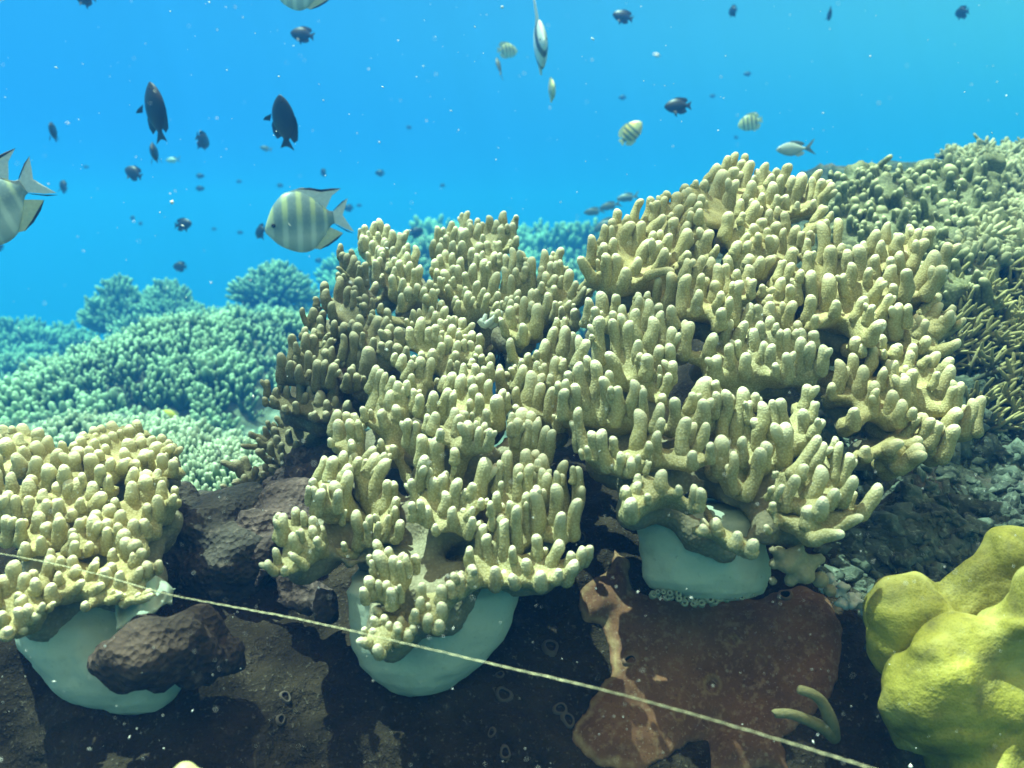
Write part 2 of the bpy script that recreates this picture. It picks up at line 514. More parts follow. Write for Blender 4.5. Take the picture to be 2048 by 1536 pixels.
# colony, sheet, depth of the lowest tips, depth of the highest tips, rows
LOBES = [
 ('rear_centre', 'A', 1.16, 1.24, """510 220 500 340 75;665 150 690 330 75;625 185 610 350 80;760 215 755 370 80;820 280 800 480 80;1005 280 930 450 80;
905 310 900 510 90;480 335 480 470 85;510 345 530 520 85;600 400 590 560 75;735 370 735 600 80;670 460 660 580 70;550 290 560 360 60;535 530 550 640 50;
840 470 830 560 70;660 300 660 360 60;640 870 600 1080 80;710 780 720 900 50;680 590 690 700 80;700 480 720 700 90;620 620 640 800 90"""),
 ('rear_centre', 'A', 1.04, 1.16, """1000 430 990 500 65;965 465 930 580 80;1080 455 1060 670 80;990 530 970 730 90;850 590 830 700 90;910 620 900 820 85;
1030 640 1000 900 85;1145 690 1100 900 95;820 790 830 1000 90;850 700 840 780 60;950 830 930 950 80;1010 925 1000 1040 90;1190 930 1180 1050 80;
1215 1015 1210 1060 70;930 1000 930 1150 75;1105 890 1090 1000 85;1070 720 1060 880 60;1280 950 1270 1100 85;1250 850 1240 930 70"""),
 ('rear_left', 'A', 1.06, 1.14, """230 435 230 560 75;350 500 360 560 60;255 530 270 680 75;310 545 320 700 80;385 565 370 850 90;520 645 510 860 80;
440 680 440 790 50;185 705 290 800 50;200 760 210 820 60;440 820 450 1000 110"""),
 ('rear_left', 'A', 0.99, 1.07, """50 865 60 1060 90;225 805 210 1060 95;75 950 75 1120 95;330 920 320 1080 85;400 915 400 1000 65;400 965 390 1130 85;
505 1010 510 1180 75;455 1040 450 1130 50;140 1095 140 1230 90;500 1105 490 1230 70;605 1190 600 1290 65;580 1235 560 1370 75"""),
 ('rear_centre', 'A', 1.00, 1.06, """700 1115 690 1200 65;1200 1080 1200 1260 75;1390 1080 1380 1180 80;1130 1175 1110 1280 65;1060 1185 1040 1330 80;
985 1290 990 1350 55;1310 1205 1310 1310 80;1440 1150 1400 1290 90;1270 1150 1250 1300 70;760 1170 760 1290 80"""),
 ('rear_centre', 'B', 1.18, 1.26, """435 65 410 250 70;365 85 360 260 60;455 160 450 300 75;545 145 530 290 65;670 115 660 330 85;845 65 835 220 85;
755 165 745 290 75;985 110 960 230 70;945 195 930 380 80;805 235 810 390 80;80 235 75 400 70;155 250 130 380 65;250 180 230 330 75;295 240 260 390 60;
185 335 185 470 70;45 390 40 550 70;555 205 530 350 90;450 200 460 330 75;395 260 420 450 110;345 275 335 420 70;1000 350 960 450 80;270 405 260 520 85;
365 405 370 560 95;880 210 880 280 50;600 330 600 430 70;110 430 110 540 90"""),
 ('rear_centre', 'B', 1.09, 1.17, """555 420 560 530 90;645 405 660 560 85;735 420 740 520 70;790 405 790 520 65;800 540 800 640 60;740 530 740 780 95;
480 480 480 600 80;175 510 160 700 90;260 540 250 680 80;60 610 50 720 95;120 560 110 640 80;530 545 520 690 80;600 520 600 640 70;350 590 390 850 85;
625 610 610 850 90;675 640 680 830 60;500 660 500 880 95;310 680 340 960 100;290 690 200 790 70;80 720 50 900 75;150 730 220 1120 115;105 810 110 950 70;
265 815 270 890 60;200 900 220 1000 80;400 760 410 900 80"""),
 ('rear_centre', 'B', 1.05, 1.12, """930 480 930 750 85;1040 520 1020 720 95;1100 590 1090 690 50;835 700 850 960 85;1160 585 1160 900 100;1100 690 1060 830 80;
975 710 990 880 80;780 760 720 960 95;920 790 930 1000 90;545 860 540 1080 90;620 940 580 1100 80;400 925 400 1050 65;435 975 420 1250 95;
665 1000 630 1190 75;785 985 720 1110 75;780 1100 730 1210 65;1010 960 1005 1200 90;290 1035 290 1130 80;320 1080 310 1200 70"""),
 ('rear_centre', 'B', 1.04, 1.11, """1300 500 1290 700 90;1375 575 1370 680 70;1500 480 1450 640 90;1375 640 1380 830 90;1430 635 1440 740 70;1480 620 1470 780 60;
1275 690 1260 830 70;1315 755 1310 950 95;1445 795 1390 890 80;1590 725 1560 980 110;1665 860 1620 1010 80;1810 830 1720 950 75;1770 925 1680 1080 80;
1885 910 1800 1020 65;1420 910 1410 1010 80;1270 870 1260 960 70;1600 1085 1560 1170 75;1500 1150 1500 1270 75;1425 1090 1410 1260 90;1340 990 1310 1290 110;
1650 1175 1650 1330 100;1510 800 1480 900 70"""),
 ('rear_centre', 'B', 0.95, 1.01, """1160 955 1160 1090 85;1215 950 1210 1090 60;1080 1035 1040 1330 100;1165 1090 1160 1180 80;1230 1115 1200 1400 130;
920 1145 910 1370 110;810 1285 850 1430 80;1050 1345 1050 1500 105;880 1040 860 1150 60;930 1070 900 1150 80;780 1185 770 1270 80"""),
 ('rear_centre', 'B', 0.97, 1.02, """115 1290 110 1460 90;215 1255 200 1400 60;290 1260 270 1380 80;390 1280 370 1420 90;505 1340 430 1440 80;60 1355 60 1500 90;
250 1355 240 1500 100;480 1430 480 1560 100;335 1430 330 1550 80;570 1460 570 1560 80;110 1480 110 1560 80"""),
 ('rear_centre', 'D', 0.92, 0.98, """365 190 330 440 110;215 300 230 480 90;445 305 440 430 90;530 275 520 420 75;665 400 600 680 110;780 460 760 560 90;
850 440 840 560 70;915 460 880 680 90;1020 515 1000 600 90;750 580 740 640 90;970 610 970 680 60;1050 615 1050 700 75;1140 600 1140 700 80;490 550 480 700 110;
360 580 360 650 80;275 625 275 680 60;690 675 690 840 75;760 690 760 790 70;60 600 60 700 80;535 890 540 980 70;590 480 560 640 90"""),
 ('front_centre', 'D', 0.87, 0.91, """345 640 340 850 110;480 650 420 900 110;250 680 180 860 90;150 610 130 720 100;250 840 250 960 80"""),
 ('front_centre', 'D', 0.80, 0.88, """930 660 930 730 80;840 715 830 860 90;970 720 960 860 110;1060 750 1070 860 90;1150 700 1140 850 90;730 820 680 980 120;
830 840 810 1060 130;1040 830 1050 1100 110;940 860 930 960 90;1130 900 1140 1180 90;960 955 950 1180 110;670 1000 600 1240 110;730 1050 710 1250 90;
495 1035 470 1280 120;350 1070 320 1240 110;1290 1010 1290 1150 120;1220 1080 1210 1370 150;1340 1050 1330 1200 80;1010 1060 1010 1250 110;1090 1240 1090 1400 90"""),
 ('front_centre', 'D', 0.745, 0.79, """745 1220 680 1460 130;860 1260 850 1370 80;520 1270 490 1450 120;890 1370 880 1640 130;980 1370 980 1500 80;1080 1390 1070 1620 90;
575 1465 570 1560 80;1130 1460 1120 1640 100;800 1300 760 1500 110;1020 1440 1010 1650 100"""),
 ('front_right', 'D', 0.90, 0.94, """1370 430 1390 620 100;1500 665 1500 740 70;1250 780 1280 980 110;1360 770 1420 880 80;1670 570 1660 640 70;1580 600 1570 720 90;
1770 440 1740 680 140;1880 300 1850 540 110;2000 290 1960 600 140;1895 195 1890 300 80;1990 190 1980 290 70;2080 360 2060 600 110"""),
 ('front_right', 'D', 0.83, 0.88, """1890 635 1870 900 110;1530 735 1450 960 120;1670 690 1670 830 90;1760 715 1750 920 75;1610 800 1560 1180 160;1440 985 1450 1170 85;
1730 940 1680 1220 140;1820 840 1820 930 90;1860 985 1820 1300 120;1985 660 1970 760 90;1930 1310 1910 1450 90;1420 1190 1440 1260 80"""),
 ('front_centre', 'D', 0.77, 0.80, """1510 1220 1480 1620 170;1600 1260 1600 1500 120;1690 1360 1660 1600 110;1790 1430 1730 1740 110;1860 1475 1790 1780 120;
1385 1275 1390 1380 90;1380 1390 1380 1500 85;1570 1360 1540 1640 110;1450 1340 1440 1600 110"""),
 ('rear_left', 'E', 1.00, 1.05, """740 185 750 270 70;590 310 640 480 60;720 310 700 450 110;965 455 960 600 80;1070 480 1065 600 95;800 400 800 520 90"""),
 ('rear_left', 'E', 0.95, 1.01, """640 530 610 620 90;725 545 730 700 90;800 500 790 600 90;480 610 470 880 105;520 700 530 800 60;640 590 610 800 100;720 620 700 860 100;
915 600 830 740 50;930 660 860 800 80;940 750 930 930 80;345 825 350 1080 110;460 915 470 1060 85;660 800 660 1080 90;765 905 750 1180 105;860 905 850 1130 90;
960 945 920 1160 100;1010 905 980 960 70;560 960 560 1100 90;860 780 850 900 100"""),
 ('rear_left', 'E', 0.92, 0.98, """1055 610 1040 850 80;1180 585 1150 900 120;1230 480 1200 620 110;1280 590 1280 740 60;1250 390 1220 520 110;1480 410 1380 640 130;
1560 410 1520 540 80;1410 650 1400 800 80;1490 700 1490 800 80;1610 500 1560 680 120;1690 530 1690 700 110;1340 755 1340 1000 170;1600 690 1570 850 90;
1680 720 1650 850 110;1780 750 1770 860 80;1150 990 1150 1150 100;1210 1060 1210 1200 80;1100 1060 1080 1200 90;1560 560 1540 760 110"""),
 ('rear_left', 'E', 0.93, 0.98, """190 1130 190 1280 75;350 1150 330 1260 70;425 1200 420 1340 85;575 1145 580 1370 100;150 1330 170 1390 60;240 1310 270 1390 80;
790 1255 790 1400 130;945 1170 930 1320 110;870 1360 870 1470 90;975 1320 970 1460 95;640 1280 620 1370 60;410 1420 410 1480 70;740 1490 740 1560 80;
860 1490 860 1560 80;680 1200 680 1320 90;520 1380 520 1480 80;1120 1370 1100 1480 110;300 1220 300 1330 70"""),
 ('rear_left', 'F', 1.00, 1.06, """1195 350 1190 440 90;1310 355 1320 490 95;985 425 985 520 70;1150 535 1230 580 70;820 365 880 490 60;740 410 820 520 60;
870 285 870 340 80;610 525 660 680 70;715 530 740 640 75;750 625 750 740 75;440 590 600 690 70;530 660 590 730 60;345 740 500 760 55;520 790 650 900 70;
815 705 810 820 65;890 860 890 980 60;640 460 680 530 50;1080 310 1080 420 80;980 690 980 780 70;900 560 900 680 70;690 700 700 860 70;820 830 830 950 60"""),
 ('rear_left', 'F', 1.00, 1.04, """390 860 410 1040 90;120 920 250 990 70;270 910 340 1040 90;520 980 480 1120 90;610 950 640 1030 70;670 1000 740 1070 60;
600 1035 600 1090 60;390 1070 390 1200 80;120 1190 200 1270 70;440 1170 460 1280 60;300 1120 340 1230 70"""),
 ('front_centre', 'G', 0.80, 0.85, """650 170 580 400 110;700 215 600 620 140;750 250 720 560 80;825 295 790 430 90;880 350 880 480 110;990 340 990 450 100;
950 410 940 600 90;1065 435 1040 640 100;805 450 810 640 130;700 670 730 820 110;480 640 500 760 80;690 1010 690 1090 80;820 1080 830 1180 90;860 620 860 760 120"""),
 ('front_centre', 'G', 0.80, 0.83, """210 675 150 900 110;305 700 270 880 100;400 725 420 850 80;430 790 440 960 80;205 785 210 1060 130;330 780 350 1020 110;
110 1000 120 1060 70;345 1015 380 1200 105"""),
 ('front_centre', 'D', 0.79, 0.81, """210 1350 190 1600 100;290 1380 270 1620 90"""),
 ('front_centre', 'G', 0.745, 0.775, """1340 990 1310 1400 150;1200 1200 1150 1520 130;1155 955 1140 1250 120;1360 890 1350 1020 110"""),
 ('front_centre', 'H', 0.735, 0.79, """740 180 660 420 110;960 120 920 330 110;850 180 790 430 140;1015 275 960 400 120;1010 345 930 740 150;600 435 620 600 90;
545 520 550 690 70;720 560 650 780 130;845 470 800 820 150;720 500 720 620 90;900 560 880 760 100"""),
 ('front_centre', 'H', 0.725, 0.79, """1310 70 1180 320 100;1330 140 1180 560 160;1140 190 1080 340 90;1430 140 1340 340 90;1460 210 1300 600 140;1520 465 1510 620 90;
1450 450 1420 760 110;1550 645 1520 830 100;1540 750 1500 900 85;1470 850 1410 1080 80;1610 910 1540 1110 100;1350 930 1330 1080 70;1095 795 1110 1150 125;
1255 850 1240 1130 100;1300 840 1320 900 60;980 790 940 930 60;940 1160 960 1230 60"""),
 ('front_centre', 'H', 0.70, 0.735, """400 760 420 1000 100;270 830 250 1100 120;200 825 220 900 80;160 900 200 960 70;480 805 500 920 80;590 865 640 1080 110;
580 975 600 1090 100;465 1005 470 1130 70;365 1050 410 1210 100;165 1225 190 1400 90;350 1290 480 1420 90;70 1370 150 1490 90;280 1440 280 1500 80;
640 1100 680 1200 90"""),
 ('front_centre', 'I', 0.715, 0.755, """570 75 570 200 95;900 180 820 560 140;310 290 310 450 70;115 405 150 620 80;125 650 130 800 90;
450 355 460 560 110;350 385 340 600 120;620 400 580 720 110;470 535 460 800 115;690 510 670 680 80;765 450 740 560 100;850 610 850 680 75;290 690 290 840 100;
370 880 375 950 80;770 700 720 800 80;770 810 730 960 110;560 700 560 860 110;200 620 220 760 90"""),
 ('front_centre', 'I', 0.71, 0.765, """1135 105 1150 520 120;1050 210 1000 500 80;1020 540 1020 720 95;1070 430 1050 560 60;950 640 950 760 80;1255 245 1250 640 110;
1375 245 1360 540 105;1490 290 1480 500 110;1550 340 1530 760 120;1640 320 1640 450 80;1430 475 1430 640 90;1330 545 1330 900 90;1400 520 1430 950 150;
1640 460 1590 860 140;1735 210 1730 800 120;1870 275 1830 760 130;1820 270 1810 420 60;1880 615 1830 950 120;1150 640 1150 800 100;1230 685 1230 1100 120;
1330 90 1330 250 120;1500 140 1490 330 130;1450 200 1440 280 100;1700 760 1690 1000 120"""),
 ('front_centre', 'I', 0.695, 0.725, """960 780 960 900 80;1070 770 1010 1100 110;1110 825 1100 1170 110;890 880 850 1150 100;915 985 940 1270 110;730 1115 730 1280 100;
750 1310 790 1480 110;1000 1330 1000 1500 120;1430 990 1440 1200 110;1180 1110 1190 1230 80;1690 1045 1590 1310 120;1920 1115 1870 1280 120;
1800 1170 1760 1330 100;1850 1260 1770 1440 130;1680 1360 1640 1450 100;620 1395 640 1536 110;1170 1410 1200 1500 100;1320 1250 1330 1380 120;1480 1380 1480 1500 130"""),
 ('front_centre', 'J', 0.675, 0.705, """850 110 950 330 110;1000 190 1040 330 95;860 230 1000 640 140;785 280 800 360 65;810 340 830 480 70;1050 290 1100 560 130;
1130 350 1160 620 80;1195 270 1210 470 110;760 530 820 720 120;885 570 900 680 90;985 580 1000 770 110;1135 620 1150 780 60;1020 660 1040 840 120;700 660 740 780 100"""),
 ('front_centre', 'J', 0.655, 0.685, """830 880 880 930 80;815 985 860 1060 85;1150 980 1160 1080 100;1010 1040 1010 1190 100;1105 1045 1110 1250 120;735 1105 740 1200 80;
825 1120 830 1250 90;640 1270 740 1290 100;880 1310 900 1400 110;1285 1075 1280 1140 85;1240 1140 1230 1220 100;950 960 960 1080 90"""),
 ('front_centre', 'J', 0.665, 0.69, """1390 600 1380 760 100;1600 625 1590 780 120;1605 825 1590 1000 120;1455 830 1460 900 80;1460 950 1460 1090 110;1590 1040 1570 1120 120;
1690 580 1720 720 110;1820 490 1810 690 120;1950 400 1970 600 110;1740 480 1760 560 90;1300 900 1300 1020 100;1380 760 1380 900 110"""),
 ('rear_right', 'L', 0.94, 1.06, """240 505 240 760 110;100 760 230 960 110;535 210 530 400 100;485 320 490 400 90;655 275 640 380 85;395 385 370 560 90;
475 400 470 540 85;385 595 380 720 95;825 100 740 310 90;920 70 870 330 105;1005 115 950 320 85;1090 70 1050 260 100;725 360 560 660 140;500 540 490 680 90;
830 350 740 680 130;650 390 640 460 80;920 560 800 860 140;1030 575 930 820 120;1095 655 1010 860 105;1080 280 930 460 120;1035 450 1010 570 90;
960 465 910 600 90;1270 165 1180 380 110;1400 200 1300 360 85;1215 310 1150 480 110;1160 250 1150 310 70;1150 490 1080 680 120;1355 435 1200 800 140;
1490 325 1400 640 130;1360 350 1260 560 100;1350 690 1300 800 100;1410 40 1330 240 110;1350 0 1300 130 80;525 720 490 1050 130;400 715 420 1080 100;
370 740 380 880 60;1150 930 1110 1280 120;1190 920 930 970 90;1120 10 1090 70 90;1240 20 1200 200 120;1520 210 1510 300 100;1610 450 1520 720 150;
1680 620 1640 720 80;640 880 620 1040 130;780 760 740 940 120"""),
 ('front_right', 'L', 0.86, 0.92, """520 1180 500 1360 100;340 1150 360 1420 130;205 1220 200 1440 110;490 1380 480 1480 90;800 1200 740 1420 110;
1020 1285 1010 1460 100;1145 1310 1180 1500 130;890 1150 890 1230 80;770 1160 770 1220 80;290 1330 290 1440 90"""),
 ('rear_right', 'M', 1.00, 1.14, """560 120 510 250 80;650 80 570 280 100;755 95 720 220 90;725 165 690 280 85;440 210 350 370 110;500 275 420 600 140;
660 260 560 400 110;820 175 740 480 120;655 390 560 680 130;990 195 920 560 120;850 340 840 440 60;830 400 780 580 110;1110 260 1080 330 80;
1055 325 1020 420 90;1260 210 1200 350 110;1160 335 1140 480 95;1065 415 1010 640 120;940 540 930 650 90;1290 345 1200 600 120;1400 310 1310 680 130;
1510 360 1450 680 100;1615 280 1540 400 90;1620 380 1580 580 110;1740 420 1640 680 110;1540 615 1510 700 80;1340 640 1330 720 70;290 390 260 520 100;
195 395 170 460 80;110 480 50 630 110;150 550 90 720 110;70 440 60 500 90;1110 560 1080 720 90;1220 560 1180 720 100;240 560 240 700 100;230 720 220 840 100;
230 640 200 740 90"""),
 ('rear_right', 'M', 0.95, 1.03, """880 635 760 860 130;720 760 700 860 80;570 755 520 1000 120;700 610 680 760 90;1030 725 1010 850 80;1110 695 1100 800 80;
960 830 930 960 110;1190 750 1200 900 90;1120 870 1080 1010 110;1000 940 980 1080 80;1190 940 1170 1180 80;1080 1025 1010 1240 130;890 990 880 1100 90;
680 1090 640 1220 120;800 1090 760 1180 90;1340 910 1290 1100 120;1300 1165 1270 1290 100;1680 700 1560 850 100;1740 755 1700 830 70;930 1265 880 1420 120;
1070 1265 950 1450 120;790 1240 790 1330 120;840 890 830 1000 100;780 1000 740 1120 100;1400 980 1380 1120 80;1490 970 1480 1080 70"""),
 ('rear_right', 'N', 0.86, 0.93, """430 205 390 400 110;490 210 480 330 70;605 175 540 370 100;705 190 660 370 110;890 170 890 290 110;775 265 680 760 140;
870 265 860 560 110;440 385 390 760 140;600 375 560 600 100;1000 330 990 420 90;1125 275 1100 500 120;1040 455 960 860 140;945 470 930 620 80;820 580 780 720 100;
830 770 820 930 110;1190 440 1160 600 90;560 560 540 760 120;920 640 880 800 100"""),
 ('front_right', 'N', 0.84, 0.90, """470 925 400 1240 140;740 1055 690 1250 120;925 905 870 1120 110;1095 920 1020 1140 120;1145 710 1110 900 120;1240 730 1230 930 110;
1370 860 1360 1100 100;1260 920 1260 1060 100;1190 1000 1180 1220 140;1480 1010 1460 1180 100;1570 1005 1560 1280 120;910 1165 910 1420 120;1010 1135 1000 1300 90;
1100 1280 1100 1480 130;770 1310 760 1536 140;1450 940 1440 1020 80;1430 1395 1430 1500 90;1550 1280 1560 1536 120;1720 1000 1720 1120 110;1670 1010 1660 1080 80;
1880 1030 1870 1160 110;1720 1100 1700 1450 120;1840 1150 1830 1536 140;1970 1190 1950 1450 130;1300 1150 1280 1350 130;1400 1180 1380 1400 120"""),
 ('rear_right', 'N', 0.89, 0.94, """1510 420 1490 680 130;1590 500 1590 700 110;1700 420 1690 650 110;1640 690 1560 940 120;1510 700 1510 800 90;1370 700 1370 830 140;
1430 550 1330 610 80;1370 620 1340 700 90;1720 330 1700 430 90;1690 920 1680 1000 100;1540 225 1470 410 100;1630 255 1580 400 100;1800 120 1800 330 100;
1640 80 1610 220 110;1280 500 1270 600 80"""),
 ('rear_right', 'P', 0.87, 0.97, """325 120 330 560 110;395 95 400 230 70;515 85 510 400 95;185 300 185 430 80;205 440 200 620 95;445 375 420 680 120;565 355 560 450 80;
130 640 110 740 80;235 645 230 1000 120;415 680 390 1130 135;230 910 200 1150 120;580 680 590 860 90;740 370 720 840 130;800 330 800 420 90;620 420 600 640 120;
930 475 920 700 110;860 615 850 760 90;990 725 900 950 110;820 930 740 1120 120;905 1020 850 1180 100;1090 905 980 1130 120;1110 570 1100 780 130;
1110 790 1110 900 90;500 970 490 1100 100;270 1130 260 1230 80;1180 1000 1150 1280 130;1280 1010 1270 1200 90;1020 1190 900 1360 130;660 560 650 760 110"""),
 ('rear_right', 'P', 0.90, 0.99, """945 205 900 380 110;1065 125 1040 300 105;990 320 1000 500 110;1190 245 1160 420 120;1285 150 1290 320 100;1400 195 1360 400 110;
1530 175 1480 320 120;1480 310 1340 580 110;1190 440 1180 600 100;1270 635 1240 900 120;1580 430 1380 860 160;1705 345 1660 600 120;1680 600 1500 880 130;
1100 500 1080 620 90"""),
 ('rear_right', 'P', 0.88, 0.93, """1380 1125 1290 1350 120;1480 1180 1400 1330 110;1620 900 1470 1080 110;1640 1000 1540 1160 110;1760 1020 1740 1110 90;
1770 1120 1600 1300 120;1890 1160 1830 1230 80;1840 1400 1680 1500 110;1650 1140 1620 1230 80;1180 1440 1150 1560 110;1340 1440 1310 1560 110;
1020 1500 1020 1560 60;720 1370 720 1450 120;800 1440 790 1520 90;1000 1340 980 1460 110;1500 1360 1420 1480 110"""),
 ('front_right', 'Q', 0.80, 0.87, """510 350 510 800 125;770 220 770 330 100;740 320 760 640 100;920 265 940 560 120;1065 155 1050 480 120;1110 355 1070 700 130;
1215 290 1210 640 120;650 380 680 800 110;855 400 870 900 140;1330 470 1310 800 110;1190 680 1180 900 120;1300 660 1290 880 110;590 760 720 1050 120;
1350 860 1330 1050 110;1300 1000 1250 1200 100;1240 1240 1220 1310 90;1190 910 1170 1150 60;410 560 420 600 60;980 770 960 850 80;950 620 950 800 120;1050 780 1040 1000 130"""),
 ('front_right', 'Q', 0.765, 0.81, """380 620 270 860 120;350 800 380 950 90;450 850 450 1250 125;280 870 320 1300 140;160 980 150 1100 100;130 1070 130 1200 100;
230 1120 200 1480 130;120 1180 100 1450 110;540 1040 540 1480 130;610 970 610 1110 100;720 1150 690 1500 140;640 1150 640 1250 70;890 1075 890 1400 130;
1010 1170 1020 1500 90;1360 1280 1360 1600 130"""),
 ('front_right', 'Q', 0.775, 0.82, """1740 1040 1700 1300 200;1830 1080 1850 1200 100;1570 1220 1530 1400 110;1690 1300 1660 1536 140;1830 1210 1820 1450 100;1940 1190 1900 1600 120"""),
 ('front_right', 'R', 0.73, 0.77, """320 420 400 860 110;1000 440 1000 880 150;590 670 650 1050 140;460 690 490 950 110;710 755 730 930 95;800 930 800 1100 110;
410 860 430 980 70;1230 690 1220 1000 120;1270 540 1240 680 90;1560 530 1520 900 140;1270 370 1190 620 110;1790 595 1680 880 110;1630 920 1630 1060 110;
1830 820 1830 1000 90;1010 960 1000 1120 80;1130 810 1100 950 90;930 1000 920 1140 130"""),
 ('front_right', 'R', 0.695, 0.725, """1290 1130 1280 1330 150;1010 1180 1010 1270 100;1020 1270 970 1430 120;880 1330 880 1430 90;1100 1410 1120 1490 80;
1640 1300 1630 1536 120;1710 1340 1700 1536 110;1150 1040 1100 1150 60;1460 1310 1460 1390 90;940 1460 930 1640 150"""),
 ('front_right', 'S', 0.735, 0.80, """720 75 660 620 140;870 140 830 280 110;800 230 790 430 90;930 240 900 720 140;1050 220 1040 560 110;1140 205 1200 560 140;
1210 480 1180 880 170;1400 325 1400 720 130;1450 45 1430 280 130;1570 245 1500 430 110;1640 450 1530 620 110;515 105 490 560 120;470 625 470 980 170;
720 640 710 900 120;610 810 620 1200 110;930 770 780 1250 150;1080 1040 1080 1090 50;980 700 960 940 130"""),
 ('front_right', 'S', 0.71, 0.76, """1590 630 1320 1020 130;1650 705 1530 940 120;1770 640 1740 800 100;1830 700 1780 1050 110;1940 830 1850 1130 130;1440 960 1390 1080 110;
1620 970 1450 1400 180;1330 1080 1230 1400 140;1990 1090 1880 1350 140;1790 1240 1720 1400 120;1640 1330 1600 1480 160;1180 1190 1100 1330 80"""),
 ('front_right', 'U', 0.70, 0.73, """1940 360 1780 640 140;1760 710 1490 870 110;1560 900 1300 960 130;700 810 740 870 70;800 560 790 640 70;1200 600 1180 780 150"""),
 ('front_right', 'U', 0.69, 0.71, """170 730 190 850 120;30 800 30 870 110;420 880 390 1000 130;600 970 570 1080 130"""),
 ('rear_right', 'T', 0.82, 0.89, """300 365 310 740 130;460 300 450 640 115;690 220 620 480 110;580 430 540 720 130;700 600 680 850 110;730 680 700 930 100;890 700 880 900 130;
1080 270 1070 450 110;1120 200 1090 270 100;940 210 920 300 110;920 375 880 660 130;810 470 780 640 90;1120 470 1090 760 120;1040 545 1020 800 120;
1390 285 1230 660 130;1290 330 1220 420 80;1390 500 1330 640 80;1540 430 1300 820 150;1540 350 1470 460 110;1580 650 1480 900 110;1640 610 1590 830 100;
1120 890 1110 960 90;490 890 480 1050 140;1040 430 1030 500 80;1000 800 980 1000 140;240 620 240 740 90"""),
 ('rear_right', 'T', 0.80, 0.85, """1760 790 1680 1120 130;1860 760 1810 1100 120;1610 890 1520 1060 130;1420 1050 1300 1270 130;1590 1075 1460 1370 150;1210 1220 1130 1290 120;
1010 1260 900 1330 130;1210 1290 1000 1500 170;1230 950 1050 1200 100;610 1310 610 1400 120;1330 1000 1250 1180 110"""),
 ('far_left', 'W', 0.78, 0.90, """20 110 20 220 130;230 95 260 220 130;130 120 130 190 90;450 145 420 330 120;60 255 70 400 160;210 205 210 330 140;410 295 410 440 150;
550 230 540 470 140;690 295 690 400 110;660 385 660 590 130;260 350 270 500 110;170 430 200 590 150;400 470 400 680 150;530 565 530 780 150;720 570 720 720 140;
850 420 830 650 140;870 365 860 460 140;-60 200 -60 400 150;-90 420 -80 620 150"""),
 ('far_left', 'W', 0.78, 0.92, """1270 65 1270 180 140;1150 110 1150 190 100;1060 130 1050 230 120;950 190 950 260 100;1560 50 1540 200 110;1460 115 1450 260 120;
1370 160 1360 260 80;910 240 910 360 120;1080 270 1070 380 110;1180 225 1180 310 100;1270 190 1270 290 120;1430 270 1460 420 160;1600 210 1570 300 110;
1610 240 1610 440 130;1740 240 1720 330 110;1840 215 1820 310 110;1920 285 1890 350 100;1790 310 1780 430 140;1960 340 1880 430 100;1640 390 1650 620 130;
1720 400 1730 600 70;1830 440 1830 620 120;1890 430 1890 560 60;1960 510 1950 640 110;1410 370 1400 520 140;1270 490 1260 600 130;1440 510 1360 610 120;
1000 360 990 460 120;1110 400 1110 470 100;1020 440 1030 700 150;1190 330 1190 470 100;1150 570 1140 720 120"""),
 ('far_left', 'W', 0.72, 0.79, """130 645 130 840 120;340 680 340 800 130;310 720 320 920 140;780 725 780 880 120;870 710 880 900 120;650 760 640 870 120;490 840 490 950 120;
930 650 930 780 80;1050 755 1040 960 160;1240 680 1230 820 100;1180 885 1070 1060 150;530 960 490 1080 140;320 920 320 1080 130;680 950 660 1140 130;
920 940 910 1060 100;810 1070 800 1150 110;60 1140 60 1400 130;240 1180 220 1400 100;100 860 80 1060 150;170 910 180 1100 120;470 1380 470 1500 120;
270 1450 270 1560 130;-40 600 -40 860 150;-60 900 -60 1180 150;420 1100 420 1280 140;540 1220 540 1360 120"""),
 ('far_left', 'W', 0.71, 0.79, """1530 590 1500 730 120;1660 620 1650 800 160;1800 610 1790 720 100;1500 750 1480 1000 150;1640 680 1640 900 160;1840 740 1850 960 110;
1310 940 1300 1020 90;1250 1010 1250 1180 140;1790 910 1780 1120 140;1670 1000 1670 1180 100;1990 900 1950 980 90;690 1165 660 1420 150;1080 1090 1080 1180 130;
1050 1140 1050 1480 180;1210 1190 1210 1270 120;1220 1280 1200 1480 150;1330 1230 1330 1310 90;1520 1185 1520 1360 120;1410 1310 1400 1420 150;
1420 1400 1420 1640 140;1540 1430 1540 1560 120;820 1295 820 1370 90;840 1350 760 1560 110;850 1440 840 1560 110;1380 1080 1380 1240 130;1640 1180 1640 1340 130;
900 1180 900 1320 120"""),
 ('far_left', 'X', 0.67, 0.71, """745 360 740 520 120;800 465 700 640 110;990 425 930 580 90;1095 490 1070 620 110;860 620 770 710 80;1050 650 960 730 90;1250 750 1130 820 70;
1570 760 1300 850 80;1540 710 1500 770 80;1160 285 1150 380 90;1480 300 1380 430 90;1360 330 1350 420 80;1500 420 1490 520 100;1450 480 1370 610 90;
520 360 450 640 130;620 370 600 450 90;600 525 600 620 90;525 650 530 800 120;510 290 510 380 90;1130 440 1130 500 80;880 840 870 890 80;1240 520 1220 640 110"""),
 ('far_left', 'X', 0.655, 0.69, """160 410 110 700 150;20 560 20 900 130;240 540 250 700 120;330 510 320 580 90;360 590 350 700 110;175 740 180 830 80;230 770 220 900 110;
170 900 200 1080 120;280 860 280 1000 110;400 950 330 1020 90;440 850 400 920 80;20 940 20 1050 110;70 1110 60 1170 110;-60 620 -60 860 130"""),
]


